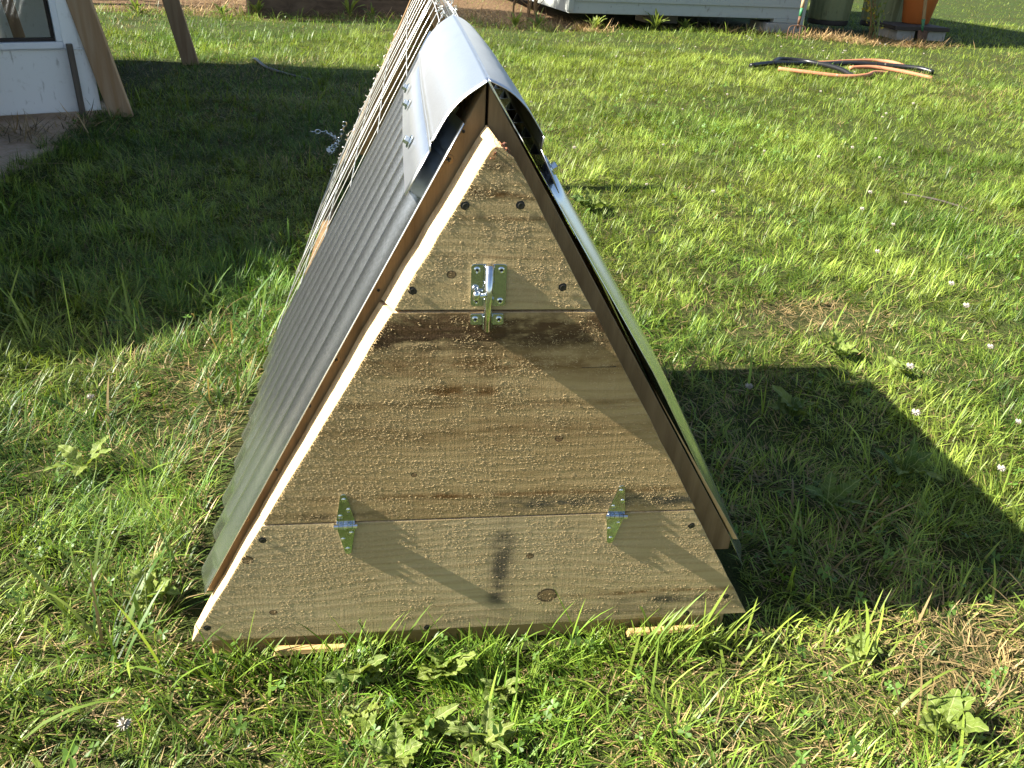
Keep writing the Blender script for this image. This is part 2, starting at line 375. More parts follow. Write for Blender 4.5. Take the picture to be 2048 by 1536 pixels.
m_ = MB(); R_ = edge(Z2+0.0012, 0.604, 1); L_ = edge(0.611, Z2+0.0012, -1)
chip = [(0.0085, 0.607, 0), (0.002, 0.613, 0), (-0.005, 0.614, 0)]
fr = [(x, 0, z) for x, z, s in R_+chip+L_]
bkp = [(x-bev(z)*(0.9 if s > 0 else 1), TH, z) for x, z, s in R_]+[(-0.006, TH, 0.618), (-0.0115, TH, 0.628), (-0.0160, TH, 0.622)]+[(x-bev(z), TH, z) for x, z, s in L_]
m_.prism(fr, bkp); b_top = sawn(m_.build('gable_board', M_top, coop, bevel=0.0008))
# broken, bark-stained tip of the gable board
m_ = MB()
for i in range(26):
    c = Vector((random.uniform(-0.008, 0.010), random.uniform(-0.004, 0.003), 0))
    c.z = 0.6195-abs(c.x-0.001)*1.3-random.uniform(0, 0.008); s = random.uniform(0.0014, 0.0032)
    ps = [c+Vector((random.uniform(-1, 1), random.uniform(-1, 1), random.uniform(-1, 1)))*s for _ in range(4)]
    m_.add(ps, [(0,1,2),(0,2,3),(0,3,1),(1,3,2)])
k = NT('torn_bark'); n = k.noise(k.coord(), 300, 3)
m_.build('torn_tip', k.fin(k.mix(k.ramp(n, 0.4, 0.6), (0.10, 0.04, 0.03), (0.42, 0.17, 0.08)), 0.9), b_top)['kind'] = 'stuff'
# pale split along the grain at the door's upper right
MB().prism([(0.098, -0.0006, 0.3795), (0.136, -0.0006, 0.3803), (0.1365, -0.0006, 0.3797)], [(0.098, 0.002, 0.3795), (0.136, 0.002, 0.3803), (0.1365, 0.002, 0.3797)]).build('split', M_black, b_door)

def screw(parent, x, z, y=0.0, r=0.0042, mat=M_screw, name='screw', ny=-1):
    m_ = MB(); M = Matrix.Translation((x, y, z)) @ Matrix.Rotation(math.radians(90), 4, 'X')
    m_.lathe([(r*1.05, -0.0004), (r*0.98, 0.0006), (r*0.6, 0.0009), (r*0.15, 0.0005)], 14, M)
    o = m_.build(name, mat, parent, smooth=False)
    a = random.uniform(0, 1.5); mm = MB()
    for q in (a, a+math.pi/2):
        Mx = Matrix.Translation((x, y-0.0009, z)) @ Matrix.Rotation(q, 4, 'Y')
        mm.box((-r*0.55, -0.0003, -r*0.13), (r*0.55, 0.0003, r*0.13), Mx)
    mm.build('cross_slot', M_black, o); return o
def sunk(parent, x, z, y=0.0):
    m_ = MB(); r = 0.0044; n = 16
    jr = [r*random.uniform(0.9, 1.1) for _ in range(n)]
    o_ = [(x+jr[i]*math.cos(2*math.pi*i/n), y-0.0006, z+jr[i]*math.sin(2*math.pi*i/n)) for i in range(n)]
    i_ = [(x+(p[0]-x)*0.75, y-0.0004, z+(p[2]-z)*0.75) for p in o_]
    m_.add(o_, [tuple(range(n))])
    o = m_.build('sunk_screw', M_black, parent)
    mm = MB(); M = Matrix.Translation((x+0.0006, y-0.0008, z-0.0006)) @ Matrix.Rotation(math.radians(90), 4, 'X')
    mm.lathe([(r*0.72, 0), (r*0.6, 0.0003), (r*0.2, 0.0002)], 12, M); mm.build('screw_head', M_screw, o); return o
for (x, z) in [(-0.0323, 0.5575), (0.0213, 0.5586), (-0.0831, 0.4696), (0.0694, 0.4734)]: sunk(b_top, x, z)
for (x, z) in [(-0.2589, 0.1575), (0.2579, 0.1544), (-0.3373, 0.0235), (0.325, 0.0326), (-0.0685, 0.0048), (0.2751, 0.0055)]: sunk(b_sill, x, z)

# rafters of the front frame
AX, AZ_ = -0.0112, 0.664
def rl(z): return -0.0721-0.538*(0.5532-z)
def rr(z): return 0.0491+0.6034*(0.5711-z)
Y0, Y1 = TH+0.002, 0.068
def plate(name, pts, y0, y1, mat, parent, bevel=0.0012):
    return MB().prism([(x, y0, z) for x, z in pts], [(x, y1, z) for x, z in pts]).build(name, mat, parent, bevel=bevel)
raf_l = plate('rafter', [(AX-0.0014, AZ_), (AX-0.0014, 0.56), (rl(0.055)+0.075, 0.055), (rl(0.055), 0.055)], Y0, Y1, M_raf, coop)
raf_r = plate('rafter', [(AX+0.0014, AZ_), (rr(0.105)-0.001, 0.105), (rr(0.087)-0.012, 0.087), (rr(0.087)-0.075, 0.087), (AX+0.0014, 0.56)], Y0, Y1, M_raf, coop)
plate('lit_edge_strip', [(rr(0.33)+0.001, 0.33), (rr(0.10)+0.0085, 0.099), (rr(0.10)+0.001, 0.100)], Y0+0.004, Y1, M_lit_edge, coop)  # added pale strip paints bounced light along the rafter's outer face
for (x, z, mt, r) in [(-0.047, 0.594, M_brass, 0.0048), (-0.1653, 0.3775, M_brass, 0.0042), (-0.2812, 0.1661, M_brass, 0.004)]:
    screw(raf_l, x, z, Y0-0.0005, r, mt)
for (x, z) in [(-0.033, 0.6203), (-0.1178, 0.4575), (-0.1966, 0.3193), (-0.24, 0.235)]:
    screw(raf_l, x, z, Y0-0.0003, 0.0016, M_screw, 'nail')
for y in (0.34, 0.66):
    plate('rafter', [(AX-0.0014, 0.655), (AX-0.0014, 0.56), (rl(0.055)+0.075, 0.055), (rl(0.055)+0.001, 0.055)], y, y+0.038, M_raf, coop)
    plate('rafter', [(AX+0.0014, 0.655), (0.010, 0.632), (0.0535, 0.560), (0.1115, 0.4723), (0.1935, 0.3443), (0.275, 0.20), (0.342, 0.0750), (0.285, 0.0750), (AX+0.0014, 0.54)], y, y+0.038, M_raf, coop)
# bottom rail under the end wall
MB().box((-0.34, 0.0120, -0.036), (0.335, 0.060, -0.0015)).build('bottom_rail', M_rail, coop, bevel=0.002)
for x0, x1, t_ in ((-0.262, -0.168, 0.0), (0.195, 0.30, 0.003)):
    MB().prism([(x0, -0.009, -0.024), (x1, -0.007, -0.022), (x1-0.004, -0.006, -0.017), (x0+0.003, -0.008, -0.014-t_)], [(x0, 0.0, -0.024), (x1, 0.0, -0.022), (x1-0.004, 0.0, -0.016), (x0+0.003, 0.0, -0.013-t_)]).build('rail_splinter', M_rail, coop, bevel=0.001)

# corrugated sheets
PITCH, AMP = 0.078, 0.0125
def sheet(name, line, nrm, ztop, zbot, y0, y1, lab):
    ny = int((y1-y0)/PITCH*16); P = []
    for i in range(ny+1):
        y = y0+(y1-y0)*i/ny; t = (y-y0)/PITCH
        tt = t % 1.0; tri = 1-abs(2*tt-1); off = AMP*(0.15*tri+0.85*(0.5-0.5*math.cos(2*math.pi*t)))
        row = []
        for j in range(15):
            z = ztop+(zbot+0.004*math.sin(t*2.1)-ztop)*j/14
            row.append((line(z)+nrm[0]*off, y, z+nrm[1]*off))
        P.append(row)
    o = MB().grid(P).build(name, M_galv, coop, smooth=True, solid=0.0006); o['label'] = lab; return o
NL = (-math.cos(math.radians(28.3)), math.sin(math.radians(28.3))); NR = (math.cos(math.radians(31.1)), math.sin(math.radians(31.1)))
sheet('corrugated_sheet', lambda z: rl(z)-0.0025, NL, 0.630, 0.060, Y0-0.012, 0.722, 'sunlit corrugated galvanised side sheet')
def rline(z):
    return float(np.interp(z, [0.03, 0.0575, 0.20, 0.3443, 0.4723, 0.562, 0.64], [0.369, 0.354, 0.278, 0.1965, 0.1145, 0.0565, 0.010]))
sheet('corrugated_sheet', rline, NR, 0.580, 0.045, Y0+0.010, 0.722, 'shaded corrugated galvanised side sheet')

# ridge flashing
def cat(pts, n):
    out = []
    for i in range(len(pts)-1):
        p0, p1, p2, p3 = pts[max(i-1, 0)], pts[i], pts[i+1], pts[min(i+2, len(pts)-1)]
        for q in range(n):
            t = q/n
            out.append(tuple(0.5*((2*b)+(-a+c)*t+(2*a-5*b+4*c-d)*t*t+(-a+3*b-3*c+d)*t**3) for a, b, c, d in zip(p0, p1, p2, p3)))
    out.append(pts[-1]); return out
lw = cat([(-0.0105, 0.6680), (-0.0301, 0.6550), (-0.0466, 0.6385), (-0.0612, 0.6135)], 5)
lf = [(-0.0640, 0.6105), (-0.0650, 0.6020), (-0.0765, 0.5810), (-0.0885, 0.5590)]
rw = cat([(-0.0105, 0.6680), (0.0098, 0.6585), (0.0278, 0.6430), (0.0440, 0.6192)], 5)
rf = [(0.0442, 0.6165), (0.0424, 0.6063), (0.0530, 0.5850), (0.0628, 0.5640)]
prof = list(reversed(lf))+list(reversed(lw))+rw[1:]+rf
CY0, CY1 = 0.0235, 0.64
P = []
for i in range(37):
    t = i/36; y = CY0+(CY1-CY0)*t
    row = []
    for (x, z) in prof:
        flange = z < 0.6025
        yy = y
        bow = 0.004*math.sin(math.pi*t)*(1 if not flange else 0.2)
        dn = 0.0006*(float(vn(x*40+3, y*9, 1, 91))-0.5)+0.0004*(float(vn(x*90, y*25, 1, 92))-0.5); row.append((x*(1+0.03*math.sin(3.1*t))+0.002*t+(dn if x > 0 else -dn), yy, z+bow*0.6-0.002*t+dn))
    P.append(row)
cap = MB().grid(P).build('ridge_flashing', M_cap, coop, smooth=True, solid=0.0009)
md = cap.modifiers.new('es', 'EDGE_SPLIT'); md.split_angle = math.radians(22); cap.modifiers.move(1, 0)
def hexscrew(x, y, z, n):
    nv = Vector((n[0], 0, n[1])); q = nv.to_track_quat('Z', 'Y').to_matrix().to_4x4()
    M = Matrix.Translation((x, y, z)) @ q
    o = MB().lathe([(0.0076, 0), (0.0076, 0.0014), (0.0060, 0.0021)], 16, M).build('screw', M_zinc, cap)
    MB().lathe([(0.0046, 0.0021), (0.0046, 0.0066), (0.0038, 0.0074)], 6, M).build('hex_head', M_zinc, o)
for y in (0.17, 0.38, 0.50): hexscrew(-0.0825, y, 0.5745+0.0025, NL)
for y in (0.06, 0.30, 0.52): hexscrew(0.0590, y, 0.5760+0.0025, NR)

# wire mesh run behind the sheets
YM0, YM1 = 0.705, 2.10
run = MB()
def lw_at(y, z):                                         # outer left line of the run, narrower at the back
    t = (y-YM0)/(YM1-YM0); f0 = rl(z)-0.004; f1 = -0.053-0.505*(0.569-z)
    return f0*(1-t)+f1*t-0.006*math.sin(math.pi*t)*math.sin(math.pi*z/0.64)
def rw_at(y, z):
    t = (y-YM0)/(YM1-YM0); f0 = rr(z)+0.004; f1 = 0.026+0.505*(0.569-z)
    return f0*(1-t)+f1*t+0.006*math.sin(math.pi*t)
for side, fn in ((-1, lw_at), (1, rw_at)):
    first = MB()
    frame_z = [0.655-0.635*i/12 for i in range(13)]
    ys_ = [YM0+0.05+i*0.127 for i in range(11)]
    for iy, y in enumerate(ys_):
        pts = [(fn(y, z)+random.uniform(-0.0012, 0.0012), y+0.004*math.sin(z*9+iy), z) for z in frame_z]
        o = MB().tube(pts, 0.0009, 5).build('wire', M_wire, coop, smooth=True)
    for iz in range(7):
        z = 0.648-iz*0.1016
        pts = [(fn(YM0+(YM1-YM0)*i/10, z)+side*0.002, YM0+(YM1-YM0)*i/10, z+0.002*math.sin(i*1.3+iz)) for i in range(11)]
        MB().tube(pts, 0.0009, 5).build('wire', M_wire, coop, smooth=True)
    # doubled strand down the joint of two lengths of mesh
    for q in range(3):
        y = YM0+0.46+q*0.012; pts = [(fn(y, z)+side*0.003, y+0.003*math.sin(z*17+q*2), z) for z in frame_z]
        MB().tube(pts, 0.0011, 5).build('wire', M_wire, coop, smooth=True)
    # cut and twisted ends along the far edge and the ridge
    tw = MB()
    for i in range(34):
        z = 0.03+0.62*i/33; x = fn(YM1, z); y = YM1-0.004
        a = [Vector((x, y, z))]
        for q in range(4):
            a.append(a[-1]+Vector((side*random.uniform(-0.002, 0.006), random.uniform(-0.008, 0.006), random.uniform(-0.006, 0.006))))
        tw.tube(a, 0.0011, 4)
    for i in range(30):
        y = YM0+0.02+0.9*i/29; a = [Vector((fn(y, 0.652), y, 0.652))]
        for q in range(3):
            a.append(a[-1]+Vector((random.uniform(-0.005, 0.005), random.uniform(-0.004, 0.004), random.uniform(-0.001, 0.006))))
        tw.tube(a, 0.0010, 4)
    tw.build('twisted_wire_ends', M_wire, coop)['kind'] = 'stuff'
# rear frame and rear board wall of the run
bl = lambda z: lw_at(YM1, z)+0.014
br_ = lambda z: rw_at(YM1, z)-0.014
plate('rafter', [(-0.02, 0.655), (-0.02, 0.56), (bl(0.0)+0.05, 0.0), (bl(0.0), 0.0)], YM1-0.030, YM1+0.01, M_raf, coop)
plate('rafter', [(-0.017, 0.655), (br_(0.0), 0.0), (br_(0.0)-0.05, 0.0), (-0.017, 0.56)], YM1-0.030, YM1+0.01, M_raf, coop)
zz = [0.075, 0.25, 0.43, 0.655]
for i in range(3):
    a, b = zz[i]+0.0015, zz[i+1]-0.0015
    plate('rear_board', [(bl(a)+0.004, a), (br_(a)-0.004, a), (br_(b)-0.004 if i < 2 else -0.010, b), (bl(b)+0.004 if i < 2 else -0.026, b)], YM1+0.012, YM1+0.03, M_back, coop)
for s_, fn in ((-1, lw_at), (1, rw_at)):
    MB().tube([(fn(0.75, 0.0)-s_*0.03, 0.75, -0.02), (fn(YM1, 0.0)-s_*0.03, YM1-0.03, -0.02)], 0.016, 4).build('base_rail', M_raf, coop)

# ------------------------------------------------------------------ hinges and latch (zinc hardware)
def leaf_shape(w0, w1, h, s):
    n = 7; pts = [(-w0/2, 0), (w0/2, 0), (w0/2*0.96, 0.006*s)]
    top = [(w1/2*math.cos(math.pi*i/n), h*s-(w1/2-w1/2*math.sin(math.pi*i/n))*s) for i in range(n+1)]
    return pts+top+[(-w0/2*0.96, 0.006*s)]
def hinge(x, z, tilt, lab):
    t = bpy.data.objects.new('strap_hinge', None); C.objects.link(t); t.location = (x, 0, z); t.rotation_euler = (0, math.radians(tilt), 0)
    tag(t, lab, 'hinge', 'strap hinges of the hatch')
    for s in (1, -1):
        p = leaf_shape(0.0220, 0.0080, 0.0440, s)
        lf_ = MB().prism([(a, -0.0022, b) for a, b in p], [(a, -0.0003, b) for a, b in p]).build('leaf', M_zinc, t, bevel=0.0004)
        for (sx, szz) in ((0.0, 0.036), (0.0045, 0.0215), (-0.0055, 0.0125)):
            M = Matrix.Translation((sx*s, -0.0022, szz*s)) @ Matrix.Rotation(math.radians(90), 4, 'X')
            c = MB().lathe([(0.0029, 0), (0.0027, 0.0007), (0.0017, 0.0011), (0.0004, 0.0008)], 12, M).build('screw', M_chrome, lf_)
    seg = [-0.0138, -0.0080, -0.0027, 0.0027, 0.0080, 0.0138]
    for i in range(5):
        MB().tube([(seg[i]+0.0003, -0.0042, 0), (seg[i+1]-0.0003, -0.0042, 0)], 0.0036 if i in (0, 2, 4) else 0.0034, 14).build('knuckle', M_chrome if i % 2 == 0 else M_zinc, t, smooth=False)
    return t
hinge(-0.1628, 0.1768, -1.0, 'zinc strap hinge set upright on the wider left half of the hatch seam')
hinge(0.1586, 0.1770, 4.0, 'zinc strap hinge set slightly aslant near the shaded metal side')
lat = bpy.data.objects.new('barrel_bolt', None); C.objects.link(lat); lat.location = (-0.0068, 0, 0.4760)
tag(lat, 'zinc barrel bolt with knob holding the hatch shut', 'bolt')
def rrect(w, h, r, n=5):
    out = []
    for cx, cz, a0 in ((w/2-r, h/2-r, 0), (-w/2+r, h/2-r, 90), (-w/2+r, -h/2+r, 180), (w/2-r, -h/2+r, 270)):
        for i in range(n+1):
            a = math.radians(a0+90*i/n); out.append((cx+r*math.cos(a), cz+r*math.sin(a)))
    return out
def flat(pts, y0, y1, name, mat, parent, dx=0, dz=0):
    return MB().prism([(a+dx, y0, b+dz) for a, b in pts], [(a+dx, y1, b+dz) for a, b in pts]).build(name, mat, parent, bevel=0.0004)
bp = flat(rrect(0.0360, 0.0455, 0.0035), -0.0020, -0.0003, 'back_plate', M_zinc, lat)
kp = flat(rrect(0.0345, 0.0125, 0.0022), -0.0020, -0.0003, 'keeper_plate', M_zinc, lat, -0.0005, -0.0375)
def hw_screw(x, z, parent):
    M = Matrix.Translation((x, -0.0020, z)) @ Matrix.Rotation(math.radians(90), 4, 'X')
    o = MB().lathe([(0.0036, 0), (0.0034, 0.0009), (0.0022, 0.0014), (0.0006, 0.0010)], 14, M).build('screw', M_chrome, parent)
    mm = MB(); a = random.uniform(0, 1.5)
    for q in (a, a+math.pi/2): mm.box((-0.0019, -0.0003, -0.0005), (0.0019, 0.0003, 0.0005), Matrix.Translation((x, -0.0033, z)) @ Matrix.Rotation(q, 4, 'Y'))
    mm.build('cross_slot', M_black, o)
for x in (-0.0122, 0.0122):
    for z in (0.0165, -0.0170): hw_screw(x, z, bp)
    hw_screw(x-0.0005, -0.0375, kp)
def hood(z0, z1, r, name, parent):                       # half round strap pressed out of the plate
    P = []
    for z in (z0, z0+(z1-z0)*0.04, z0+(z1-z0)*0.96, z1):
        P.append([(r*math.cos(math.pi*i/12), -0.0015-r*0.95*math.sin(math.pi*i/12), z) for i in range(13)])
    return MB().grid(P).build(name, M_zinc, parent, smooth=True, solid=0.0010)
hood(0.0055, 0.0215, 0.0054, 'barrel', lat); hood(-0.0105, 0.0050, 0.0054, 'barrel', lat); hood(-0.0222, -0.0135, 0.0054, 'barrel', lat)
hood(-0.0475, -0.0330, 0.0054, 'keeper', lat)
MB().tube([(0, -0.0052, 0.0228), (0, -0.0052, -0.0490)], 0.0041, 16).build('bolt_rod', M_chrome, lat, smooth=True)
MB().box((0.0022, -0.0074, -0.0078), (0.0038, -0.0062, 0.0045)).build('slot', M_black, lat)
kn = MB().tube([(-0.002, -0.0065, -0.0085), (-0.0085, -0.0085, -0.0087), (-0.0115, -0.0095, -0.0085)], [0.0026, 0.0022, 0.0024], 12).build('knob', M_chrome, lat, smooth=True)
MB().lathe([(0.0014, -0.0050), (0.0034, -0.0040), (0.0040, 0.0), (0.0034, 0.0040), (0.0014, 0.0050)], 14, Matrix.Translation((-0.0128, -0.0098, -0.0078))).build('knob_ball', M_chrome, kn, smooth=True)

# ------------------------------------------------------------------ sawdust clinging to the end wall
def sawdust(name, parent, n, zlo, zhi, dens, seed, lines=()):
    g = np.random.default_rng(seed); pts = []
    while len(pts) < n:
        z = g.uniform(zlo, zhi, 40000); x = g.uniform(-0.35, 0.35, 40000); ok = (np.abs(x) < W/2*(1-z/H)-0.003) & (g.random(40000) < dens(x, z))
        pts += list(zip(x[ok].tolist(), z[ok].tolist()))
    pts = pts[:n]
    for z0, amp, xc, cnt in lines:                       # fuzz standing along the raised grain
        w1, w2 = g.uniform(0, 6, 2)
        x = g.uniform(-0.34, 0.34, cnt); z = z0+amp*np.exp(-((x-xc)/0.11)**2)+0.0022*np.sin(x*31+w1)+0.0012*np.sin(x*83+w2)+g.normal(0, 0.0006, cnt)
        ok = (z > zlo) & (z < zhi) & (np.abs(x) < W/2*(1-z/H)-0.003) & (vn(x, z, 30, seed+9) > g.random(cnt)*0.8)
        pts += list(zip(x[ok].tolist(), z[ok].tolist()))
    V = []; F = []
    for i, (x, z) in enumerate(pts):
        s = 0.00012+0.00040*g.random()**3.6; a = g.normal(0, 0.35) if g.random() < 0.7 else g.uniform(0, 3.14)
        e_ = g.uniform(1.2, 4.0); dx, dz = math.cos(a)*s*e_, math.sin(a)*s*e_; h = s*g.uniform(0.3, 0.75)
        b = len(V)
        V += [(x-dx, -0.00005, z-dz), (x+dx, -0.00005, z+dz), (x-dz*0.35, -0.00005, z+dx*0.35), (x+g.normal(0, s*0.4), -h, z+g.normal(0, s*0.4)+s*0.15)]
        F += [(b, b+1, b+3), (b+1, b+2, b+3), (b+2, b, b+3)]
    mb = MB(); mb.v = V; mb.f = F
    o = mb.build(name, M_dust, parent); o['kind'] = 'stuff'; return o
k = NT('sawdust_crumbs'); n = k.noise(k.coord(), 400, 2); M_dust = k.fin(k.mix(n, (0.56, 0.42, 0.22), (0.46, 0.32, 0.15)), 0.8, spec=0.2)
def dens_(seed, stripe, scale):
    def f(x, z):
        a = vn(x, z*1.5, 30, seed); b = vn(x*0.45, z, stripe, seed+1); c = vn(x, z, 6, seed+2); d = vn(x, z*0.12, 170, seed+3); e = vn(x, z, 90, seed+4)
        return np.maximum(0.03, (a*0.5+b*0.35+c*0.7+d*0.4+e*0.5-1.08)*scale*1.5)
    return f
sawdust('sawdust', b_sill, 38000, 0.012, Z1-0.003, dens_(3, 130, 1.3), 31, [(0.05+0.011*i, 0.020, -0.30, 700) for i in range(10)])
sawdust('sawdust', b_door, 32000, Z1+0.003, Z2-0.004, dens_(5, 150, 1.3), 32, [(0.205+0.0125*i, 0.006+0.012*math.sin(i*0.9), -0.04+0.03*math.sin(i*1.7), 1500) for i in range(12)])
sawdust('sawdust', b_top, 14000, Z2+0.003, 0.598, dens_(8, 150, 1.4), 33)
# torn fibres along the sawn left edge
g = np.random.default_rng(5); mb = MB()
for i in range(420):
    z = g.uniform(0.01, 0.60); x = xe(z, -1); a = g.uniform(-0.7, 0.7); L = g.uniform(0.001, 0.0045)
    d = Vector((math.cos(a)*0.7, -0.5, math.sin(a)*0.7-0.2)).normalized()*L; c = Vector((x+0.0004, 0.0002, z))
    q = Vector((0, 0, 0.0005)); mb.add([c-q, c+q, c+d, c+Vector((0.0006, 0, 0))], [(0,1,2),(1,3,2),(3,0,2)])
mb.build('torn_fibres', M_dust, coop)['kind'] = 'stuff'

# ------------------------------------------------------------------ chain behind the run
ch = empty('chain', (-0.315, 2.16, GZ), 'bright steel chain trailing from the coop onto the shaded grass', 'chain')
path = cat([(0.03, -0.03, 0.21), (0.0, 0.03, 0.13), (-0.03, 0.12, 0.075), (-0.055, 0.30, 0.045), (-0.03, 0.45, 0.04), (-0.09, 0.58, 0.045), (-0.16, 0.60, 0.04)], 6)
tor = MB().tube([(0.0075*math.cos(a)*1.6, 0.0075*math.sin(a), 0) for a in [2*math.pi*i/16 for i in range(16)]], 0.0018, 6, closed=True).build('link', M_zinc, ch, smooth=True)
acc = []; L_ = 0
cum = [0]
for i in range(1, len(path)): cum.append(cum[-1]+(Vector(path[i])-Vector(path[i-1])).length)
nl = int(cum[-1]/0.0195)
for i in range(nl):
    s = cum[-1]*i/nl; j = max(0, min(len(path)-2, int(np.searchsorted(cum, s))-1)); a, b = Vector(path[j]), Vector(path[j+1])
    p = a.lerp(b, (s-cum[j])/(cum[j+1]-cum[j])); q = (b-a).to_track_quat('X', 'Z').to_matrix().to_4x4() @ Matrix.Rotation(math.radians(90*(i % 2)+20), 4, 'X')
    o = tor if i == 0 else copy_part(tor, ch)
    o.matrix_local = Matrix.Translation(p) @ q

# ------------------------------------------------------------------ white hen house with raking legs (left)
hh = empty('hen_house', (-1.40, 3.15, GZ), 'white painted hen house with a window and raking plank legs', 'hen house')
ang = math.atan2(0.17, 0.36); Rz = Matrix.Rotation(ang, 4, 'Z')
def hb(lo, hi, name, mat, parent=hh, M=Rz, bevel=0.003): return MB().box(lo, hi, M).build(name, mat, parent, bevel=bevel)
# the front wall runs from the corner (0,0) to local -x ; window opening from x -0.70 to -0.135, z 0.325 up to 0.95
hb((-1.10, -0.02, 0.030), (0.0, 0.02, 0.285), 'wall', M_white)
hb((-0.098, -0.020, 0.2852), (0.0, 0.02, 1.15), 'wall', M_white)
hb((-1.10, -0.02, 0.2852), (-0.75, 0.02, 1.15), 'wall', M_white)
hb((-0.75, -0.02, 0.98), (-0.0982, 0.02, 1.15), 'wall', M_white)
wf = hb((-0.75, -0.034, 0.2855), (-0.0985, 0.018, 0.312), 'window_frame', M_vinyl)
hb((-0.124, -0.034, 0.3125), (-0.0985, 0.018, 0.98), 'window_frame', M_vinyl)
hb((-0.73, -0.012, 0.3125), (-0.1245, 0.010, 0.326), 'sash', M_dark)
hb((-0.138, -0.012, 0.3265), (-0.1245, 0.010, 0.975), 'sash', M_dark)
MB().box((-0.73, -0.002, 0.3265), (-0.1385, 0.002, 0.975), Rz).build('pane', M_glass, wf)
hb((-1.12, -0.028, 0.2800), (-0.002, -0.0202, 0.2835), 'drip_line', M_vinyl)
# interior things seen through the pane
for (x0, x1, yy, mt, tilt) in ((-0.23, -0.185, 0.20, M_pine, -6), (-0.33, -0.27, 0.30, M_white, -9), (-0.46, -0.36, 0.36, M_clap, -4), (-0.70, -0.52, 0.42, M_log, 0)):
    Mt = Rz @ Matrix.Translation(((x0+x1)/2, yy, 0.0)) @ Matrix.Rotation(math.radians(tilt), 4, 'Y')
    MB().box(((x0-x1)/2, -0.015, 0.03), ((x1-x0)/2, 0.015, 1.05), Mt).build('inner_post', mt, hh, bevel=0.002)
hb((-1.12, -0.45, 1.152), (-0.10, 1.50, 1.19), 'roof', M_roof, hh, Matrix.Identity(4))
hb((-1.07, -0.50, -0.02), (-1.03, 1.425, 1.149), 'side_wall', M_white, hh, Matrix.Identity(4))
hb((-1.07, 1.43, 0.02), (-0.55, 1.46, 1.149), 'rear_wall', M_white, hh, Matrix.Identity(4))
hb((-0.14, 0.02, 0.55), (-0.11, 1.44, 1.149), 'side_board', M_white, hh, Matrix.Identity(4))
def leg(x, y, w_, d_, lean, top, mat, rz):
    Mt = Matrix.Translation((x, y, 0)) @ Matrix.Rotation(rz, 4, 'Z') @ Matrix.Rotation(math.radians(lean), 4, 'Y')
    MB().box((-w_, -d_/2, -0.02), (0, d_/2, top), Mt).build('leg', mat, hh, bevel=0.003)
leg(0.135, -0.01, 0.092, 0.038, -10.5, 1.22, M_pine2, 0.10)
leg(0.118, 1.46, 0.090, 0.038, -10.5, 1.22, M_pine, 0.10)
tag(MB().box((-0.012, -0.012, -0.03), (0.0115, 0.012, 0.305), Matrix.Rotation(ang, 4, 'Z')).build('wooden_stake', M_grey, None, bevel=0.002, loc=(-1.452, 3.075, GZ)), 'short grey wooden stake driven in against the white wall', 'stake')

# ------------------------------------------------------------------ unseen shrub added to cast the shade on the left lawn
def shrub(name, loc, label, cat_, blobs, n, leaf, mat, stems=6, seed=1, group=None, stemmat=None):
    t = empty(name, loc, label, cat_, group); g = np.random.default_rng(seed); V = []; F = []
    wts = np.array([b[3]*b[4]*b[5] for b in blobs]); wts = wts/wts.sum()
    for i in range(n):
        b = blobs[g.choice(len(blobs), p=wts)]
        d = g.normal(size=3); d /= np.linalg.norm(d); rad = g.random()**0.45
        c = np.array(b[:3])+d*rad*np.array(b[3:6])
        if c[2] < 0.02: c[2] = 0.02+g.random()*0.1
        a = g.normal(size=3); a /= np.linalg.norm(a); e = np.cross(a, g.normal(size=3)); e /= np.linalg.norm(e)
        L = leaf*g.uniform(0.6, 1.3); w2 = L*0.32; q = len(V)
        V += [tuple(c-a*L/2), tuple(c+e*w2-a*L*0.05), tuple(c+a*L/2), tuple(c-e*w2-a*L*0.05)]
        F += [(q, q+1, q+2), (q, q+2, q+3)]
    mb = MB(); mb.v = V; mb.f = F; mb.build('foliage', mat, t)['kind'] = 'stuff'
    for i in range(stems):
        b = blobs[i % len(blobs)]
        p0 = (b[0]*0.6+g.normal(0, 0.03), b[1]+g.normal(0, 0.05), -0.02); p1 = (b[0]*0.8+g.normal(0, 0.05), b[1]+g.normal(0, 0.08), b[2]*0.5); p2 = (b[0]+g.normal(0, 0.1), b[1]+g.normal(0, 0.1), b[2])
        mb = MB(); mb.tube([p0, p1, p2], [leaf*0.25, leaf*0.17, leaf*0.08], 6); mb.build('stem', stemmat or M_twig, t, smooth=True)
    return t
shrub('unseen_shade_shrub', (-1.95, 2.05, GZ), 'unseen leafy shrub added to shade the left lawn', 'shrub',
      [(0.0, -1.04, 0.56, 0.30, 0.30, 0.46), (0.0, -0.83, 0.60, 0.30, 0.25, 0.52), (0.05, -0.62, 0.62, 0.3, 0.26, 0.52), (0.0, -0.2, 0.72, 0.32, 0.4, 0.64), (0.0, 0.30, 0.78, 0.32, 0.42, 0.66), (0.0, 0.75, 0.75, 0.3, 0.36, 0.66), (0.0, -0.75, 0.30, 0.28, 0.55, 0.32), (0.0, 0.2, 0.3, 0.3, 0.7, 0.32)], 32000, 0.105, M_bush, 10, 3)

tr = shrub('unseen_shade_tree', (-5.0, 7.85, GZ), 'unseen tree added so that its crown shades the mulched beds', 'tree',  # out of view, put in to throw dappled shade on the beds
      [(0.0, 0.0, 4.1, 1.0, 0.75, 0.6), (0.7, 0.4, 3.7, 0.7, 0.6, 0.5), (-0.6, -0.5, 3.9, 0.7, 0.5, 0.5), (0.3, -0.5, 4.4, 0.6, 0.5, 0.4)], 7500, 0.13, M_bush, 4, 9)
MB().tube([(0, 0, -0.05), (0.05, 0.02, 1.2), (0.0, 0.0, 2.6), (0.05, 0.0, 3.8)], [0.16, 0.12, 0.10, 0.05], 10).build('trunk', M_twig, tr, smooth=True)
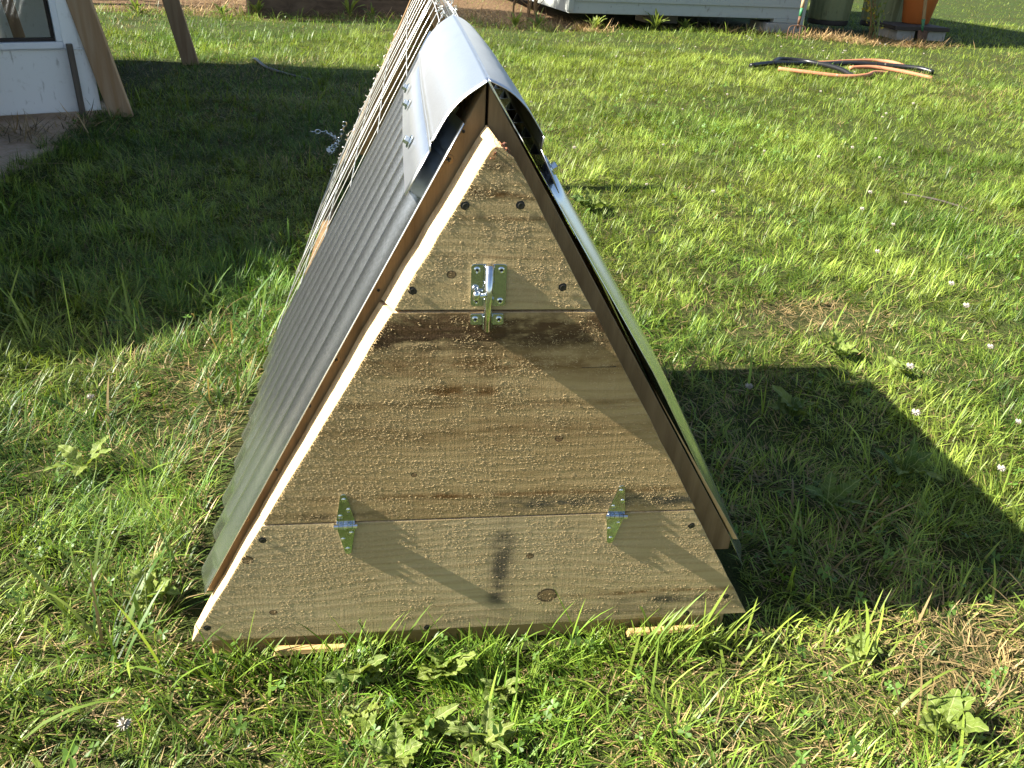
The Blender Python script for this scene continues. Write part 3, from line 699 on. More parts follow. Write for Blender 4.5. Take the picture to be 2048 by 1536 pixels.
# ------------------------------------------------------------------ clapboard house (back right)
hs = empty('clapboard_house', (1.46, 7.42, GZ), 'white clapboard house raised on concrete blocks', 'house')
ha = math.atan2(0.36, 2.36); Rh = Matrix.Rotation(ha, 4, 'Z'); HW = 2.46
nb_ = 22
for i in range(nb_):
    z0 = 0.135+i*0.102
    pts = [(-0.010, z0), (0.004, z0+0.001), (0.012, z0+0.110), (0.006, z0+0.112)]
    P0 = [Rh @ Vector((0.0, a, b)) for a, b in pts]; P1 = [Rh @ Vector((HW, a, b)) for a, b in pts]
    MB().prism(P0, P1).build('clapboard', M_clap, hs)
MB().box((-0.02, -0.016, 0.15), (0.03, 0.08, 2.38), Rh).build('corner_board', M_clap, hs, bevel=0.003)
MB().box((HW-0.03, -0.016, 0.06), (HW+0.02, 0.08, 2.38), Rh).build('corner_board', M_clap, hs, bevel=0.003)
MB().box((0.0, 0.013, 0.13), (HW, 3.0, 2.38), Rh).build('wall', M_clap, hs)
MB().box((HW-0.32, -0.012, 0.098), (HW-0.031, 0.06, 0.1335), Rh).build('skirt_board', M_clap, hs, bevel=0.003)
MB().box((-0.20, -0.48, 2.39), (HW+0.25, 3.2, 2.47), Rh).build('roof', M_roof, hs, bevel=0.01)
for (x0, x1) in ((HW-0.40, HW+0.02), (1.05, 1.4)):
    if x0 > 0.5 and x0 < 2: MB().box((x0, 0.6, -0.03), (x1, 0.9, 0.128), Rh).build('foundation_block', M_concrete, hs, bevel=0.006)
    else: MB().box((x0, -0.03 if x0 > 1 else 0.05, -0.03), (x1, 0.30, 0.095), Rh).build('foundation_block', M_concrete, hs, bevel=0.006)

# trash cans, flower pot, tools
def can(x, y, label, r=0.20):
    t = empty('trash_can', (x, y, GZ+0.06), label, 'trash can', 'trash cans beside the house')
    n = 64; P = []
    for z, rr_ in ((0.045, r*0.98), (0.055, r), (0.30, r*1.06), (0.62, r*1.13)):
        row = []
        for i in range(n+1):
            a = 2*math.pi*i/n; rib = 0.006*(1 if (i % 8) in (0, 1, 2, 3) else -0.2) if 0.05 < z < 0.6 else 0
            row.append(((rr_+rib)*math.cos(a), (rr_+rib)*math.sin(a), z))
        P.append(row)
    MB().grid(P).build('body', M_can, t, solid=0.002)
    MB().lathe([(r*1.0, 0.0), (r*1.03, 0.012), (r*1.03, 0.042), (r*0.99, 0.046)], 40).build('base_ring', M_dark, t, smooth=False)
    MB().lathe([(r*1.12, 0.615), (r*1.17, 0.62), (r*1.17, 0.65), (r*0.9, 0.69), (r*0.2, 0.72)], 40).build('lid', M_can, t)
    for s in (-1, 1): MB().tube([(s*r*1.10, -0.05, 0.48), (s*r*1.25, -0.05, 0.46), (s*r*1.25, 0.05, 0.46), (s*r*1.10, 0.05, 0.48)], 0.005, 6).build('handle', M_can, t)
can(4.42, 8.30, 'olive ribbed metal trash can next to the house corner')
can(5.02, 8.30, 'olive ribbed metal trash can next to the orange flower pot')
slabb = MB().box((-0.34, -0.12, 0.098), (0.24, 0.35, 0.135)).build('board', M_dark, None, bevel=0.003, loc=(5.08, 7.62, GZ))
tag(slabb, 'dark weathered board laid over blocks under the flower pot', 'board')
for x, lb in ((-0.16, 'grey concrete block under the board next to the trash can'), (0.17, 'grey concrete block under the outer end of the board')):
    tag(MB().box((-0.13, -0.09, -0.03), (0.06, 0.30, 0.0965)).build('concrete_block', M_concrete, None, bevel=0.006, loc=(5.08+x, 7.62, GZ)), lb, 'block', 'blocks under the board')
pot = empty('flower_pot', (5.16, 7.88, GZ+0.135), 'large orange flower pot on a dark board', 'flower pot')
MB().lathe([(0.118, 0.0), (0.130, 0.01), (0.175, 0.30), (0.178, 0.31)], 40).build('body', M_pot, pot, smooth=True)
MB().lathe([(0.179, 0.31), (0.198, 0.315), (0.202, 0.37), (0.185, 0.372), (0.178, 0.34)], 40).build('rim', M_pot, pot, smooth=True)
fk = empty('garden_fork', (3.62, 7.26, GZ+0.035), 'old garden fork with green shaft leaning on the house corner', 'garden fork')
dirv = Vector((0.10, 0.17, 1.0))
def along(t): return dirv*t
MB().tube([along(0.10), along(0.17)], [0.013, 0.014], 10).build('socket', M_rust, fk, smooth=True)
MB().tube([along(0.165), along(0.24)], 0.0155, 10).build('shaft', M_green, fk, smooth=True)
MB().tube([along(0.235), along(0.30), along(1.1)], [0.017, 0.0165, 0.0165], 10).build('handle', M_ash, fk, smooth=True)
MB().tube([along(0.06), along(0.12)], 0.009, 8).build('socket', M_rust, fk, smooth=True)
for i, xx in enumerate((-0.085, -0.030, 0.030, 0.085)):
    pts = cat([(0.006, 0.011, 0.085), (xx*0.75+0.004, 0.008, 0.080), (xx, 0.0, 0.045), (xx*1.03, -0.02, -0.075)], 4)
    MB().tube(pts, 0.0052, 6).build('tine', M_rust, fk, smooth=True)
sp = empty('shovel', (5.00, 7.42, GZ), 'shovel with green collar leaning beside the orange pot', 'shovel')
d2 = Vector((-0.10, 0.14, 1.0))
MB().tube([d2*0.10, d2*0.21], [0.008, 0.019], 8).build('collar', M_green, sp, smooth=True)
MB().tube([d2*0.205, d2*1.2], 0.0165, 8).build('handle', M_ash, sp, smooth=True)
MB().grid([[(-0.05+0.05*i+d2.x*z, -0.012*abs(i-1)+d2.y*z, z) for i in range(3)] for z in (-0.03, 0.04, 0.11)]).build('blade', M_rust, sp, smooth=True, solid=0.002)

# rose bush between the cans
rb = empty('rose_bush', (4.50, 7.45, GZ), 'thin rose bush with yellowing leaves in front of the trash cans', 'bush')
g = np.random.default_rng(12)
for i in range(7):
    dx, dy = g.uniform(-0.22, 0.26), g.uniform(-0.12, 0.12); hgt = g.uniform(0.35, 0.75)
    pts = cat([(g.normal(0, 0.03), g.normal(0, 0.03), -0.02), (dx*0.4, dy*0.5, hgt*0.5), (dx, dy, hgt)], 4)
    st = MB().tube(pts, [0.007-0.0005*q for q in range(len(pts))], 6).build('stem', M_twig if i % 2 else M_stem, rb, smooth=True)
    mb = MB()
    for q in range(26):
        p = Vector(pts[g.integers(2, len(pts))])+Vector(g.normal(0, 0.035, 3)); a = Vector(g.normal(size=3)).normalized(); e = a.cross(Vector(g.normal(size=3))).normalized(); L = g.uniform(0.026, 0.050)
        mb.add([p, p+a*L*0.5+e*L*0.3, p+a*L, p+a*L*0.5-e*L*0.3], [(0,1,2),(0,2,3)])
    mb.build('leaves', M_yellow if i % 3 == 0 else M_leaf_d, st)['kind'] = 'stuff'

# ------------------------------------------------------------------ old timber, beds and stems along the back
tb = MB()
tl = Matrix.Translation((-1.42, 7.45, GZ)) @ Matrix.Rotation(math.atan2(0.62, 1.55), 4, 'Z')
for i in range(2):
    o = MB().box((0, 0, -0.02+i*0.151), (1.75, 0.12, 0.13+i*0.15), tl).build('garden_timber', M_log, None, bevel=0.008)
    tag(o, ('old brown timber on the ground edging the mulched bed', 'upper old brown timber stacked along the mulched bed')[i], 'timber', 'bed edging timbers')
# pieces of pipe and hose in the lawn
def pipe(name, pts, r, mat, lab, cat_='pipe', grp=None, lift=None):
    if lift is None: lift = 0.014 if mat is M_hose else 0.010
    pts3 = [(a, b, float(gz(a, b))+r+lift+(c if c else 0)) for a, b, c in pts]
    base = Vector((pts3[0][0], pts3[0][1], GZ))
    q = cat([tuple(Vector(p)-base) for p in pts3], 6)
    return tag(MB().tube(q, r, 10).build(name, mat, None, smooth=True, loc=base), lab, cat_, grp)
pipe('black_pipe', [(2.58, 5.30, .0), (2.72, 5.50, .01), (2.92, 5.47, .015), (3.02, 5.18, .01), (3.06, 4.98, -.015)], 0.017, M_hose, 'shiny black plastic pipe curving over the other pipes on the lawn', grp='pipes lying on the lawn')
pipe('black_pipe', [(2.36, 5.16, .0), (2.62, 5.33, 0), (3.05, 5.50, .0), (3.38, 5.58, .0), (3.62, 5.52, 0), (3.78, 5.40, 0), (3.84, 5.30, -.01)], 0.017, M_hose, 'long straight black plastic pipe lying across the lawn', grp='pipes lying on the lawn')
pipe('orange_pipe', [(2.80, 5.62, -.01), (3.08, 5.58, 0), (3.40, 5.78, 0), (3.66, 5.86, 0), (3.78, 5.78, .0), (3.80, 5.62, -.01)], 0.0145, M_orange, 'orange pipe hooked at its end behind the black pipes', grp='pipes lying on the lawn')
pipe('orange_pipe', [(3.20, 5.34, .0), (3.40, 5.36, .01), (3.58, 5.25, 0), (3.72, 5.10, -.02)], 0.0145, M_orange, 'short orange pipe in front of the long black pipe', grp='pipes lying on the lawn')
pipe('orange_pipe', [(2.55, 5.12, 0), (2.72, 5.02, .0), (2.95, 4.95, -.005), (3.14, 4.99, 0), (3.30, 5.16, 0), (3.44, 5.22, -.01)], 0.0145, M_orange, 'long orange pipe passing under the curved black pipe', grp='pipes lying on the lawn')
pipe('garden_hose', [(-1.0, 4.78, 0.0), (-0.96, 4.66, .02), (-0.86, 4.45, .0), (-0.68, 4.27, -.01), (-0.55, 4.22, -.02)], 0.010, M_hose, 'short dark hose end lying in the shade behind the coop', 'hose', lift=0.0)
pipe('black_strip', [(1.80, 2.12, 0), (1.88, 2.02, .006), (1.95, 1.90, 0)], 0.004, M_dark, 'thin dark strip half hidden in the sunlit grass', 'strip', lift=0.006)

# ------------------------------------------------------------------ grass
CX, CY = -0.09, -0.77
def sample(bands, half_near=66, half_far=47, seed=1):
    g = np.random.default_rng(seed); out = []
    for r0, r1, d in bands:
        ha_ = math.radians(half_near if r0 < 2.2 else half_far)
        n = int(d*ha_*(r1*r1-r0*r0)); rad = np.sqrt(g.uniform(r0*r0, r1*r1, n)); a = g.uniform(-ha_, ha_, n)+math.radians(90-8.4)
        out.append(np.stack([CX+rad*np.cos(a), CY+rad*np.sin(a)], 1))
    P = np.concatenate(out); x, y = P[:, 0], P[:, 1]
    keep = ~((np.abs(x) < 0.352) & (y > -0.006) & (y < 0.74))
    keep &= ~((np.abs(x) < 0.40) & (y > 0.03) & (y < 0.74))
    keep &= ~((np.abs(x) < 0.30) & (y > 2.06) & (y < 2.14))
    # bare earth before the hen house; house; beds; hen house floor
    bare_ = np.where((x+0.10*vn(x, y, 9, 71) < -1.37) & (y > 2.0) & (y < 3.4), 1.0, 0.0)
    keep &= ~(g.random(len(x)) < np.clip(bare_, 0, 0.985))
    keep &= ~((y > 7.5+0.30*vn(x, y, 2.0, 70)-0.14*np.clip(x, -2, 2)*0) & (x < 1.9) & (g.random(len(x)) < 0.93))
    hy = 7.42+(x-1.46)*0.1525
    keep &= ~((x > 1.4) & (x < 3.95) & (y > hy+0.02)); keep &= ~((x > 3.9) & (x < 5.4) & (y > 7.35) & (y < 8.4) & (g.random(len(x)) < 0.93))
    keep &= ~((x < -1.38) & (x > -3.0) & (y > 3.2+(x+1.40)*0.47) & (y < 4.6) & (g.random(len(x)) < 0.6))
    return P[keep]
def blades(name, P, L, wd, lean, curve, head, col, tipc, segs, mat, label, cat_, seed=1, zoff=0.0, fold=True):
    n = len(P); x, y = P[:, 0], P[:, 1]; z = gz(x, y)-0.004+zoff
    hx, hy = np.cos(head), np.sin(head); sx, sy = -hy, hx
    px, pz = np.zeros(n), np.zeros(n); nv = 2*segs+1
    V = np.zeros((n, nv, 3), np.float32); Cc = np.zeros((n, nv, 4), np.float32); Cc[:, :, 3] = 1
    for s in range(segs+1):
        t = s/segs; th = lean+curve*t
        if s > 0: px = px+np.sin(th)*L/segs; pz = pz+np.cos(th)*L/segs
        wt = wd*0.5*(1-t)**0.55*(0.75+0.6*t) if s < segs else 0
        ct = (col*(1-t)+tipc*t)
        bx, by, bz = x+hx*px, y+hy*px, z+np.maximum(pz, 0.002)
        if s < segs:
            V[:, 2*s] = np.stack([bx+sx*wt, by+sy*wt, bz], 1); V[:, 2*s+1] = np.stack([bx-sx*wt, by-sy*wt, bz], 1)
            Cc[:, 2*s, :3] = ct; Cc[:, 2*s+1, :3] = ct
        else:
            V[:, 2*segs] = np.stack([bx, by, bz], 1); Cc[:, 2*segs, :3] = ct
    b = (np.arange(n)*nv)[:, None]; faces = []; nq = segs-1
    q = np.concatenate([b+np.array([[2*s, 2*s+1, 2*s+3, 2*s+2]]) for s in range(nq)], 1).reshape(n, nq*4) if nq else np.zeros((n, 0), int)
    tri = b+np.array([[2*segs-2, 2*segs-1, 2*segs]])
    loops = np.concatenate([q, tri], 1).ravel().astype(np.int32)
    per = np.array([4]*nq+[3], np.int32); tot = np.tile(per, n); start = np.concatenate([[0], np.cumsum(tot)[:-1]]).astype(np.int32)
    me = bpy.data.meshes.new(name); me.vertices.add(n*nv); me.vertices.foreach_set('co', V.ravel())
    me.loops.add(len(loops)); me.loops.foreach_set('vertex_index', loops)
    me.polygons.add(len(tot)); me.polygons.foreach_set('loop_start', start)
    me.polygons.foreach_set('loop_total', tot)
    me.update(calc_edges=True)
    at = me.color_attributes.new('tint', 'FLOAT_COLOR', 'POINT'); at.data.foreach_set('color', Cc.ravel())
    me.materials.append(mat); o = bpy.data.objects.new(name, me); C.objects.link(o)
    tag(o, label, cat_, None, 'stuff'); return o
def colours(x, y, g, dryness=0.0):
    n = len(x); F = np.array([0.118, 0.215, 0.020]); Yl = np.array([0.235, 0.300, 0.045]); D = np.array([0.042, 0.100, 0.014]); S = np.array([0.42, 0.31, 0.135])
    a = np.clip(vn(x, y, 1.3, 21)*0.9+vn(x, y, 6, 22)*0.5-0.35+g.normal(0, 0.22, n), 0, 1)[:, None]
    c = D*(1-a)+F*a
    b = np.clip(vn(x, y, 2.3, 23)*1.3-0.22+g.normal(0, 0.3, n), 0, 1)[:, None]; yellower = np.clip((y-1.2)/3.0, 0, 1)*np.clip((x+0.2)/1.0, 0, 1)*0.35; b = np.clip(b+yellower[:, None], 0, 1); c = c*(1-b)+Yl*b  # grass is yellower towards the back right
    dead = np.exp(-((x-0.97)/0.17)**2-((y-1.03)/0.10)**2)*1.5+np.exp(-((x-0.66)/0.16)**2-((y+0.10)/0.12)**2)*0.5+np.exp(-((x-0.30)/0.2)**2-((y+0.12)/0.1)**2)*0.25
    dp = np.clip(vn(x, y, 3.3, 24)*vn(x, y, 0.8, 25)*1.5-0.32, 0, 0.5)+0.06+dryness+dead
    d = (g.random(n) < dp)[:, None]; sh = g.uniform(0.6, 1.15, n)[:, None]
    mot = (0.62+0.75*vn(x, y, 7, 27)*0.6+0.75*vn(x, y, 2.1, 28)*0.4)[:, None]
    c = np.where(d, S*sh, c*mot*g.uniform(0.72, 1.28, n)[:, None]); return c, d[:, 0]
# 1 fine lawn grass
def lawn(bands, seed, segs, lab):
    P = sample(bands, seed=seed); g = np.random.default_rng(seed+1); x, y = P[:, 0], P[:, 1]
    tuft = vn(x, y, 21, 33)*0.55+vn(x, y, 46, 34)*0.45
    P = P[g.random(len(P)) < np.clip(tuft*2.2-0.28, 0.16, 1)]; n = len(P); x, y = P[:, 0], P[:, 1]; dist = np.hypot(x-CX, y-CY)
    c, dry = colours(x, y, g)
    c = c*(0.50+0.95*vn(x, y, 24, 35)*0.6+0.95*vn(x, y, 60, 36)*0.4)[:, None]
    clump = np.clip(vn(x, y, 4.2, 31)*0.65+vn(x, y, 13, 32)*0.55+vn(x, y, 24, 35)*0.5-0.40, 0.0, 1.3)
    L = (0.018+0.042*clump+0.022*g.random(n)**2)*np.where(dry, 0.75, 1.0)*np.clip(0.90+dist*0.04, 0.8, 1.2)*np.where((x < -0.38) & (y < 1.6), 1.35, 1.0)
    wd = (0.0011+0.0022*g.random(n)**1.7)*np.clip(0.85+dist*0.16, 1, 3.4)*(1.3 if segs == 1 else 1.0)
    base_shade = g.uniform(0.40, 0.65, n)[:, None]                # shade painted into the blade bases, so gaps between tufts go dark
    head = 12.6*vn(x, y, 11, 37)+g.normal(0, 0.9, n)
    blades('lawn_grass', P, L, wd, np.abs(g.normal(0.45, 0.40, n))+np.where(dry, 0.5, 0), g.uniform(0.1, 1.5, n), head, c*base_shade, c*1.42, segs, M_grass, lab, 'grass')  # tips brightened as if lit, bases darkened
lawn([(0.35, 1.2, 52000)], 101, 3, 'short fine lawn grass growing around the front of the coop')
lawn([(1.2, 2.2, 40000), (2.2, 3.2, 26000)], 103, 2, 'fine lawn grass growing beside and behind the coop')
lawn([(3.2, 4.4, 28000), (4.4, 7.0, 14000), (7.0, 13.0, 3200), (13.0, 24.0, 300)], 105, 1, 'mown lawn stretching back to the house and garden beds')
# 2 lying dry thatch
P = sample([(0.35, 1.15, 6500), (1.15, 2.2, 2600), (2.2, 4.2, 1100), (4.2, 8.0, 300)], seed=111); g = np.random.default_rng(112); n = len(P); x, y = P[:, 0], P[:, 1]
S = np.array([0.36, 0.255, 0.115])*g.uniform(0.15, 0.95, n)[:, None]*np.array([1, 1, 1]); dist = np.hypot(x-CX, y-CY)
blades('dry_thatch', P, g.uniform(0.012, 0.045, n), g.uniform(0.001, 0.0022, n)*np.clip(0.8+dist*0.2, 1, 2), g.uniform(1.15, 1.6, n), g.uniform(-0.3, 0.3, n), g.uniform(0, 6.28, n), S, S*1.05, 2, M_straw, 'dead straw-coloured thatch lying between the grass', 'thatch', zoff=0.006)
# 3 broad crabgrass in tufts
g = np.random.default_rng(121)
Tn = sample([(0.35, 1.3, 700), (1.3, 2.4, 420), (2.4, 4.5, 130), (4.5, 8, 30)], seed=122)
wgt = np.clip(vn(Tn[:, 0], Tn[:, 1], 1.1, 41)*1.6-0.25, 0.1, 1)*np.where((Tn[:, 0] < -0.40) & (Tn[:, 1] < 1.1), 1.6, 1.0)
front = Tn[:, 1] < 0.0; wgt = np.where(front, wgt*0.5, wgt)
Tn = Tn[g.random(len(Tn)) < wgt]
Tn = np.concatenate([Tn, np.stack([g.uniform(-0.37, 0.40, 75), -0.010-0.035*g.random(75)], 1)])
eg = np.concatenate([np.stack([g.uniform(-2.6, 1.5, 130), 7.15+g.normal(0.12, 0.14, 130)], 1), np.stack([g.uniform(1.5, 3.8, 60), 7.3+g.normal(0.05, 0.08, 60)], 1), np.stack([g.uniform(-2.9, -1.3, 60), 7.0+g.normal(0, 0.2, 60)], 1)])
Tn = np.concatenate([Tn, eg])
rep = g.integers(3, 9, len(Tn)); P = np.repeat(Tn, rep, 0)+g.normal(0, 0.012, (rep.sum(), 2)); sz = np.repeat(g.uniform(0.6, 1.25, len(Tn)), rep); n = len(P); x, y = P[:, 0], P[:, 1]
ok = ~((np.abs(x) < 0.40) & (y > -0.012) & (y < 0.76)); P, sz = P[ok], sz[ok]; n = len(P); x, y = P[:, 0], P[:, 1]
c, dry = colours(x, y, g, -0.3); c = np.where(dry[:, None], c*0.6, c*np.array([1.05, 1.08, 1.1])*g.uniform(0.5, 1.0, n)[:, None]); dist = np.hypot(x-CX, y-CY)
head = g.uniform(0, 2*math.pi, n); fr_ = (np.abs(x) < 0.42) & (y > -0.06) & (y < 0); head = np.where(fr_, np.where(g.random(n) < 0.5, g.normal(0, 0.35, n), g.normal(math.pi, 0.35, n)), head); lft = (x < -0.38) & (y < 1.2)
blades('broad_grass', P, (0.035+0.075*g.random(n)**1.6)*sz*np.where(lft, 1.3, 1.0)*np.where(y > 6.7, 1.5, 1.0), (0.0020+0.0036*g.random(n)**1.4)*sz*np.where(lft, 1.2, 1.0)*np.clip(0.9+dist*0.08, 1, 1.4), np.abs(g.normal(0.3, 0.3, n))*np.where(fr_, 0.6, 1), g.uniform(0.2, 1.7, n)*np.where(fr_, 0.5, 1), head, c*0.85, c*1.15, 5, M_grass, 'broad bladed coarse grass arching out of the lawn', 'grass')
# 4 clover leaves
g = np.random.default_rng(131)
Q = sample([(0.35, 1.3, 500), (1.3, 2.4, 600), (2.4, 4.5, 380), (4.5, 8.0, 160)], seed=132)
Q = Q[g.random(len(Q)) < np.clip(vn(Q[:, 0], Q[:, 1], 1.7, 51)*2.0-0.65, 0.06, 1)]
n = len(Q); zc = gz(Q[:, 0], Q[:, 1])+g.uniform(0.015, 0.042, n); s = g.uniform(0.0035, 0.0078, n); a0 = g.uniform(0, 6.28, n)
V = []; F = []; CC = []
for i in range(n):
    tl_ = g.normal(0, 0.6, 2); col_ = np.array([0.085, 0.160, 0.025])*g.uniform(0.7, 1.4)
    for q in range(3):
        a = a0[i]+q*2.094; ca, sa = math.cos(a), math.sin(a); b = len(V)
        for (u, w_) in ((0.0, 0), (0.7, 0.55), (1.15, 0.42), (1.05, 0.0), (1.15, -0.42), (0.7, -0.55)):
            dx, dy = (u*ca-w_*sa)*s[i], (u*sa+w_*ca)*s[i]
            V.append((Q[i, 0]+dx, Q[i, 1]+dy, zc[i]+dx*tl_[0]+dy*tl_[1]+abs(w_)*s[i]*0.35)); CC.append((*col_, 1))
        F += [(b, b+1, b+2, b+3), (b, b+3, b+4, b+5)]
mb = MB(); mb.v = V; mb.f = F; me = bpy.data.meshes.new('clover'); me.from_pydata(V, [], F)
at = me.color_attributes.new('tint', 'FLOAT_COLOR', 'POINT'); at.data.foreach_set('color', np.array(CC, np.float32).ravel()); me.materials.append(M_grass)
o = bpy.data.objects.new('clover_leaves', me); C.objects.link(o); tag(o, 'low clover leaves spread through the lawn', 'clover', None, 'stuff')
# 5 straw mulch along the house and the beds
g = np.random.default_rng(141)
def strawpatch(name, regs, lab):
    P = np.concatenate([np.stack([g.normal(cx, sx, nn), g.normal(cy, sy, nn)], 1) for cx, cy, sx, sy, nn in regs]); n = len(P)
    S = np.array([0.46, 0.31, 0.14])*g.uniform(0.25, 1.15, n)[:, None]
    blades(name, P, g.uniform(0.05, 0.16, n), g.uniform(0.003, 0.007, n), g.uniform(0.9, 1.6, n), g.uniform(-0.4, 0.5, n), g.uniform(0, 6.28, n), S*0.9, S, 3, M_straw, lab, 'straw', zoff=0.01)
strawpatch('straw_mulch', [(4.15, 7.30, 0.25, 0.10, 900), (4.65, 7.10, 0.22, 0.09, 800), (3.95, 7.40, 0.12, 0.12, 350), (3.2, 7.55, 0.35, 0.05, 400)], 'loose golden straw heaped before the trash cans and the house')
strawpatch('straw_mulch', [(0.75, 7.75, 0.42, 0.28, 1600), (1.55, 7.30, 0.14, 0.10, 500), (0.3, 8.2, 0.5, 0.35, 900)], 'brown straw mulch in the bed beside the house corner')
strawpatch('straw_mulch', [(-1.75, 7.6, 0.35, 0.22, 900), (-0.6, 7.62, 0.5, 0.05, 260), (-1.2, 8.4, 0.8, 0.3, 900)], 'straw mulch spilling out around the old timbers')
strawpatch('loose_straw', [(-1.55, 2.72, 0.10, 0.08, 120), (-1.42, 2.95, 0.05, 0.05, 60), (-1.75, 2.6, 0.25, 0.2, 70)], 'loose straw scattered on bare earth at the hen house')

# ------------------------------------------------------------------ leafy weeds
def leaf_mesh(L, Wd, lobes, droop, seed, cup=0.25):
    g = random.Random(seed); nr, nc = 17, 7; P = []
    for i in range(nr):
        t = i/(nr-1); w_ = Wd*(math.sin(math.pi*min(1, t*0.93+0.04))**0.8)*(0.35+0.65*min(1, t*2.2))
        if lobes: w_ *= 1-0.38*(0.5+0.5*math.cos(t*math.pi*2*lobes))*(1-t*0.6)
        w_ = max(w_, 0.0012) if t < 0.98 else 0.0006
        r_ = L*t; zc = math.sin(droop*t*1.3)*L*0.55/max(droop, 0.2)*0.6-droop*0.28*L*t*t; row = []
        for j in range(nc):
            u = (j-(nc-1)/2)/((nc-1)/2)
            row.append((r_+g.uniform(-0.035, 0.035)*L*abs(u), u*w_*(1+(g.uniform(-0.22, 0.16) if abs(u) > 0.9 else 0)), zc+cup*abs(u)*w_+g.uniform(-0.20, 0.20)*w_*abs(u)+0.16*w_*math.sin(i*1.3+seed+u)))
        P.append(row)
    return P
weed_i = 0
def weed(x, y, n, L, Wd, lobes, lab, mat, group='leafy weeds in the lawn', seed=0, up=0.5):
    t = empty('broadleaf_weed', (x, y, float(gz(x, y))), lab, 'weed', group); g = random.Random(seed)
    for i in range(n):
        a = 2*math.pi*i/n+g.uniform(-0.35, 0.35); l_ = L*g.uniform(0.65, 1.15)
        if abs(x) < 0.4 and y > -0.13 and y < 0 and math.sin(a) > -0.1: a = -a if math.sin(a) > 0.3 else a
        o = MB().grid(leaf_mesh(l_, Wd*g.uniform(0.75, 1.2), lobes, g.uniform(0.5, 1.3), seed*31+i)).build('leaf', mat, t, smooth=True)
        o.location = (0, 0, 0.012); o.rotation_euler = (g.uniform(-0.45, 0.45), -up*g.uniform(0.3, 1.2), a)
    return t
weed(-0.050, -0.052, 11, 0.052, 0.013, 0, 'pale broad leaved weed growing tight against the sill board', M_leaf, seed=1, up=0.9)
weed(-0.150, -0.045, 9, 0.046, 0.012, 0, 'dock like weed under the upright hinge, before the sill board', M_leaf_d, seed=2, up=0.7)
weed(-0.075, -0.125, 13, 0.046, 0.009, 3, 'lobed dandelion rosette in the grass before the sill board', M_leaf, seed=3, up=0.7)
weed(-0.150, -0.105, 8, 0.034, 0.011, 0, 'small round leaved weed beside the dandelion rosette', M_leaf, seed=4, up=0.4)
weed(-0.010, -0.160, 12, 0.044, 0.008, 4, 'deeply toothed weed with thin leaves before the sill board', M_leaf_d, seed=5, up=0.7)
weed(-0.110, -0.165, 10, 0.036, 0.009, 2, 'low tangled weed at the near edge of the rosettes', M_leaf, seed=17, up=0.5)
weed(0.015, -0.085, 8, 0.036, 0.008, 0, 'narrow leaved weed between sill board and toothed weed', M_leaf_d, seed=18, up=0.8)
weed(0.545, -0.180, 7, 0.048, 0.014, 0, 'yellow green plantain by the dry patch of lawn', M_leaf, seed=6, up=0.7)
weed(0.88, 0.79, 7, 0.060, 0.014, 0, 'bright plantain at the edge of the coop shadow', M_leaf, seed=7, up=0.7)
weed(0.985, 0.70, 6, 0.045, 0.012, 0, 'sunlit plantain just outside the coop shadow', M_leaf, seed=8, up=0.7)
weed(0.66, 0.53, 8, 0.066, 0.015, 0, 'broad plantain standing inside the coop shadow', M_leaf_d, seed=9, up=0.8)
weed(0.60, 0.25, 6, 0.080, 0.013, 3, 'dark dandelion in the coop shadow beside the metal side', M_leaf_d, seed=10, up=0.7)
weed(0.78, 0.33, 8, 0.070, 0.013, 2, 'tall leaved weed deep in the coop shadow', M_leaf_d, seed=11, up=0.9)
weed(-0.435, 0.10, 7, 0.046, 0.012, 0, 'broad leaved weed at the foot of the sunlit metal side', M_leaf, seed=13, up=0.8)
weed(0.50, -0.055, 9, 0.030, 0.011, 0, 'cluster of small lime green leaves off the corner of the end wall', M_leaf, seed=14, up=0.4)
weed(0.52, 1.85, 8, 0.10, 0.018, 0, 'dark leafy clump in the lawn behind the ridge', M_leaf_d, seed=15, up=0.6)
weed(-0.62, 0.42, 5, 0.07, 0.012, 0, 'leafy weed among the coarse grass beside the metal side', M_leaf, seed=16, up=0.6)
for i, (x, y) in enumerate([(-1.62, 7.25), (-1.35, 7.42), (-2.25, 7.0), (-0.55, 7.55), (-0.35, 7.6), (0.95, 7.35), (1.15, 7.3), (2.3, 7.45), (2.6, 7.5), (1.7, 7.35)]):
    labs = ['tall green weed beside the plank leg at the mulched bed', 'leafy weed at the end of the old timbers', 'tall weed clump behind the raking plank leg', 'weed growing up before the old timbers', 'arching weed leaning over the old timbers', 'green leafy plant at the edge of the mulched bed', 'green leafy plant between the bed and the house corner', 'tall weed under the clapboard wall', 'broad leaved weed under the clapboard wall near the blocks', 'low plant at the house corner board']
    weed(x, y, 15, 0.12+0.02*(i % 4), 0.012, 0, labs[i], M_leaf if i % 2 else M_leaf_d, 'weeds along the back beds', 40+i, 0.95)
g = np.random.default_rng(77)
for i, (x, y) in enumerate([(0.98, 7.72), (1.12, 7.80), (1.20, 7.68)]):
    t = empty('bare_shrub', (x, y, GZ), ['slender bare shrub stem in the straw mulch', 'forked bare shrub in the straw mulch', 'bent dry shrub next to the house corner'][i], 'shrub', 'bare shrubs in the mulch')
    for q in range(1+i):
        MB().tube(cat([(0, 0, -0.02), (g.normal(0, 0.03), g.normal(0, 0.03), 0.25), (g.normal(0.03, 0.08), g.normal(0, 0.08), 0.62)], 4), [0.011-0.0006*j for j in range(9)], 6).build('stem', M_twig, t, smooth=True)
    for q in range(4): MB().tube([(0, 0, 0.15+q*0.1), (g.normal(0, 0.08), g.normal(0, 0.08), 0.25+q*0.12)], [0.005, 0.002], 5).build('twig', M_twig, t)
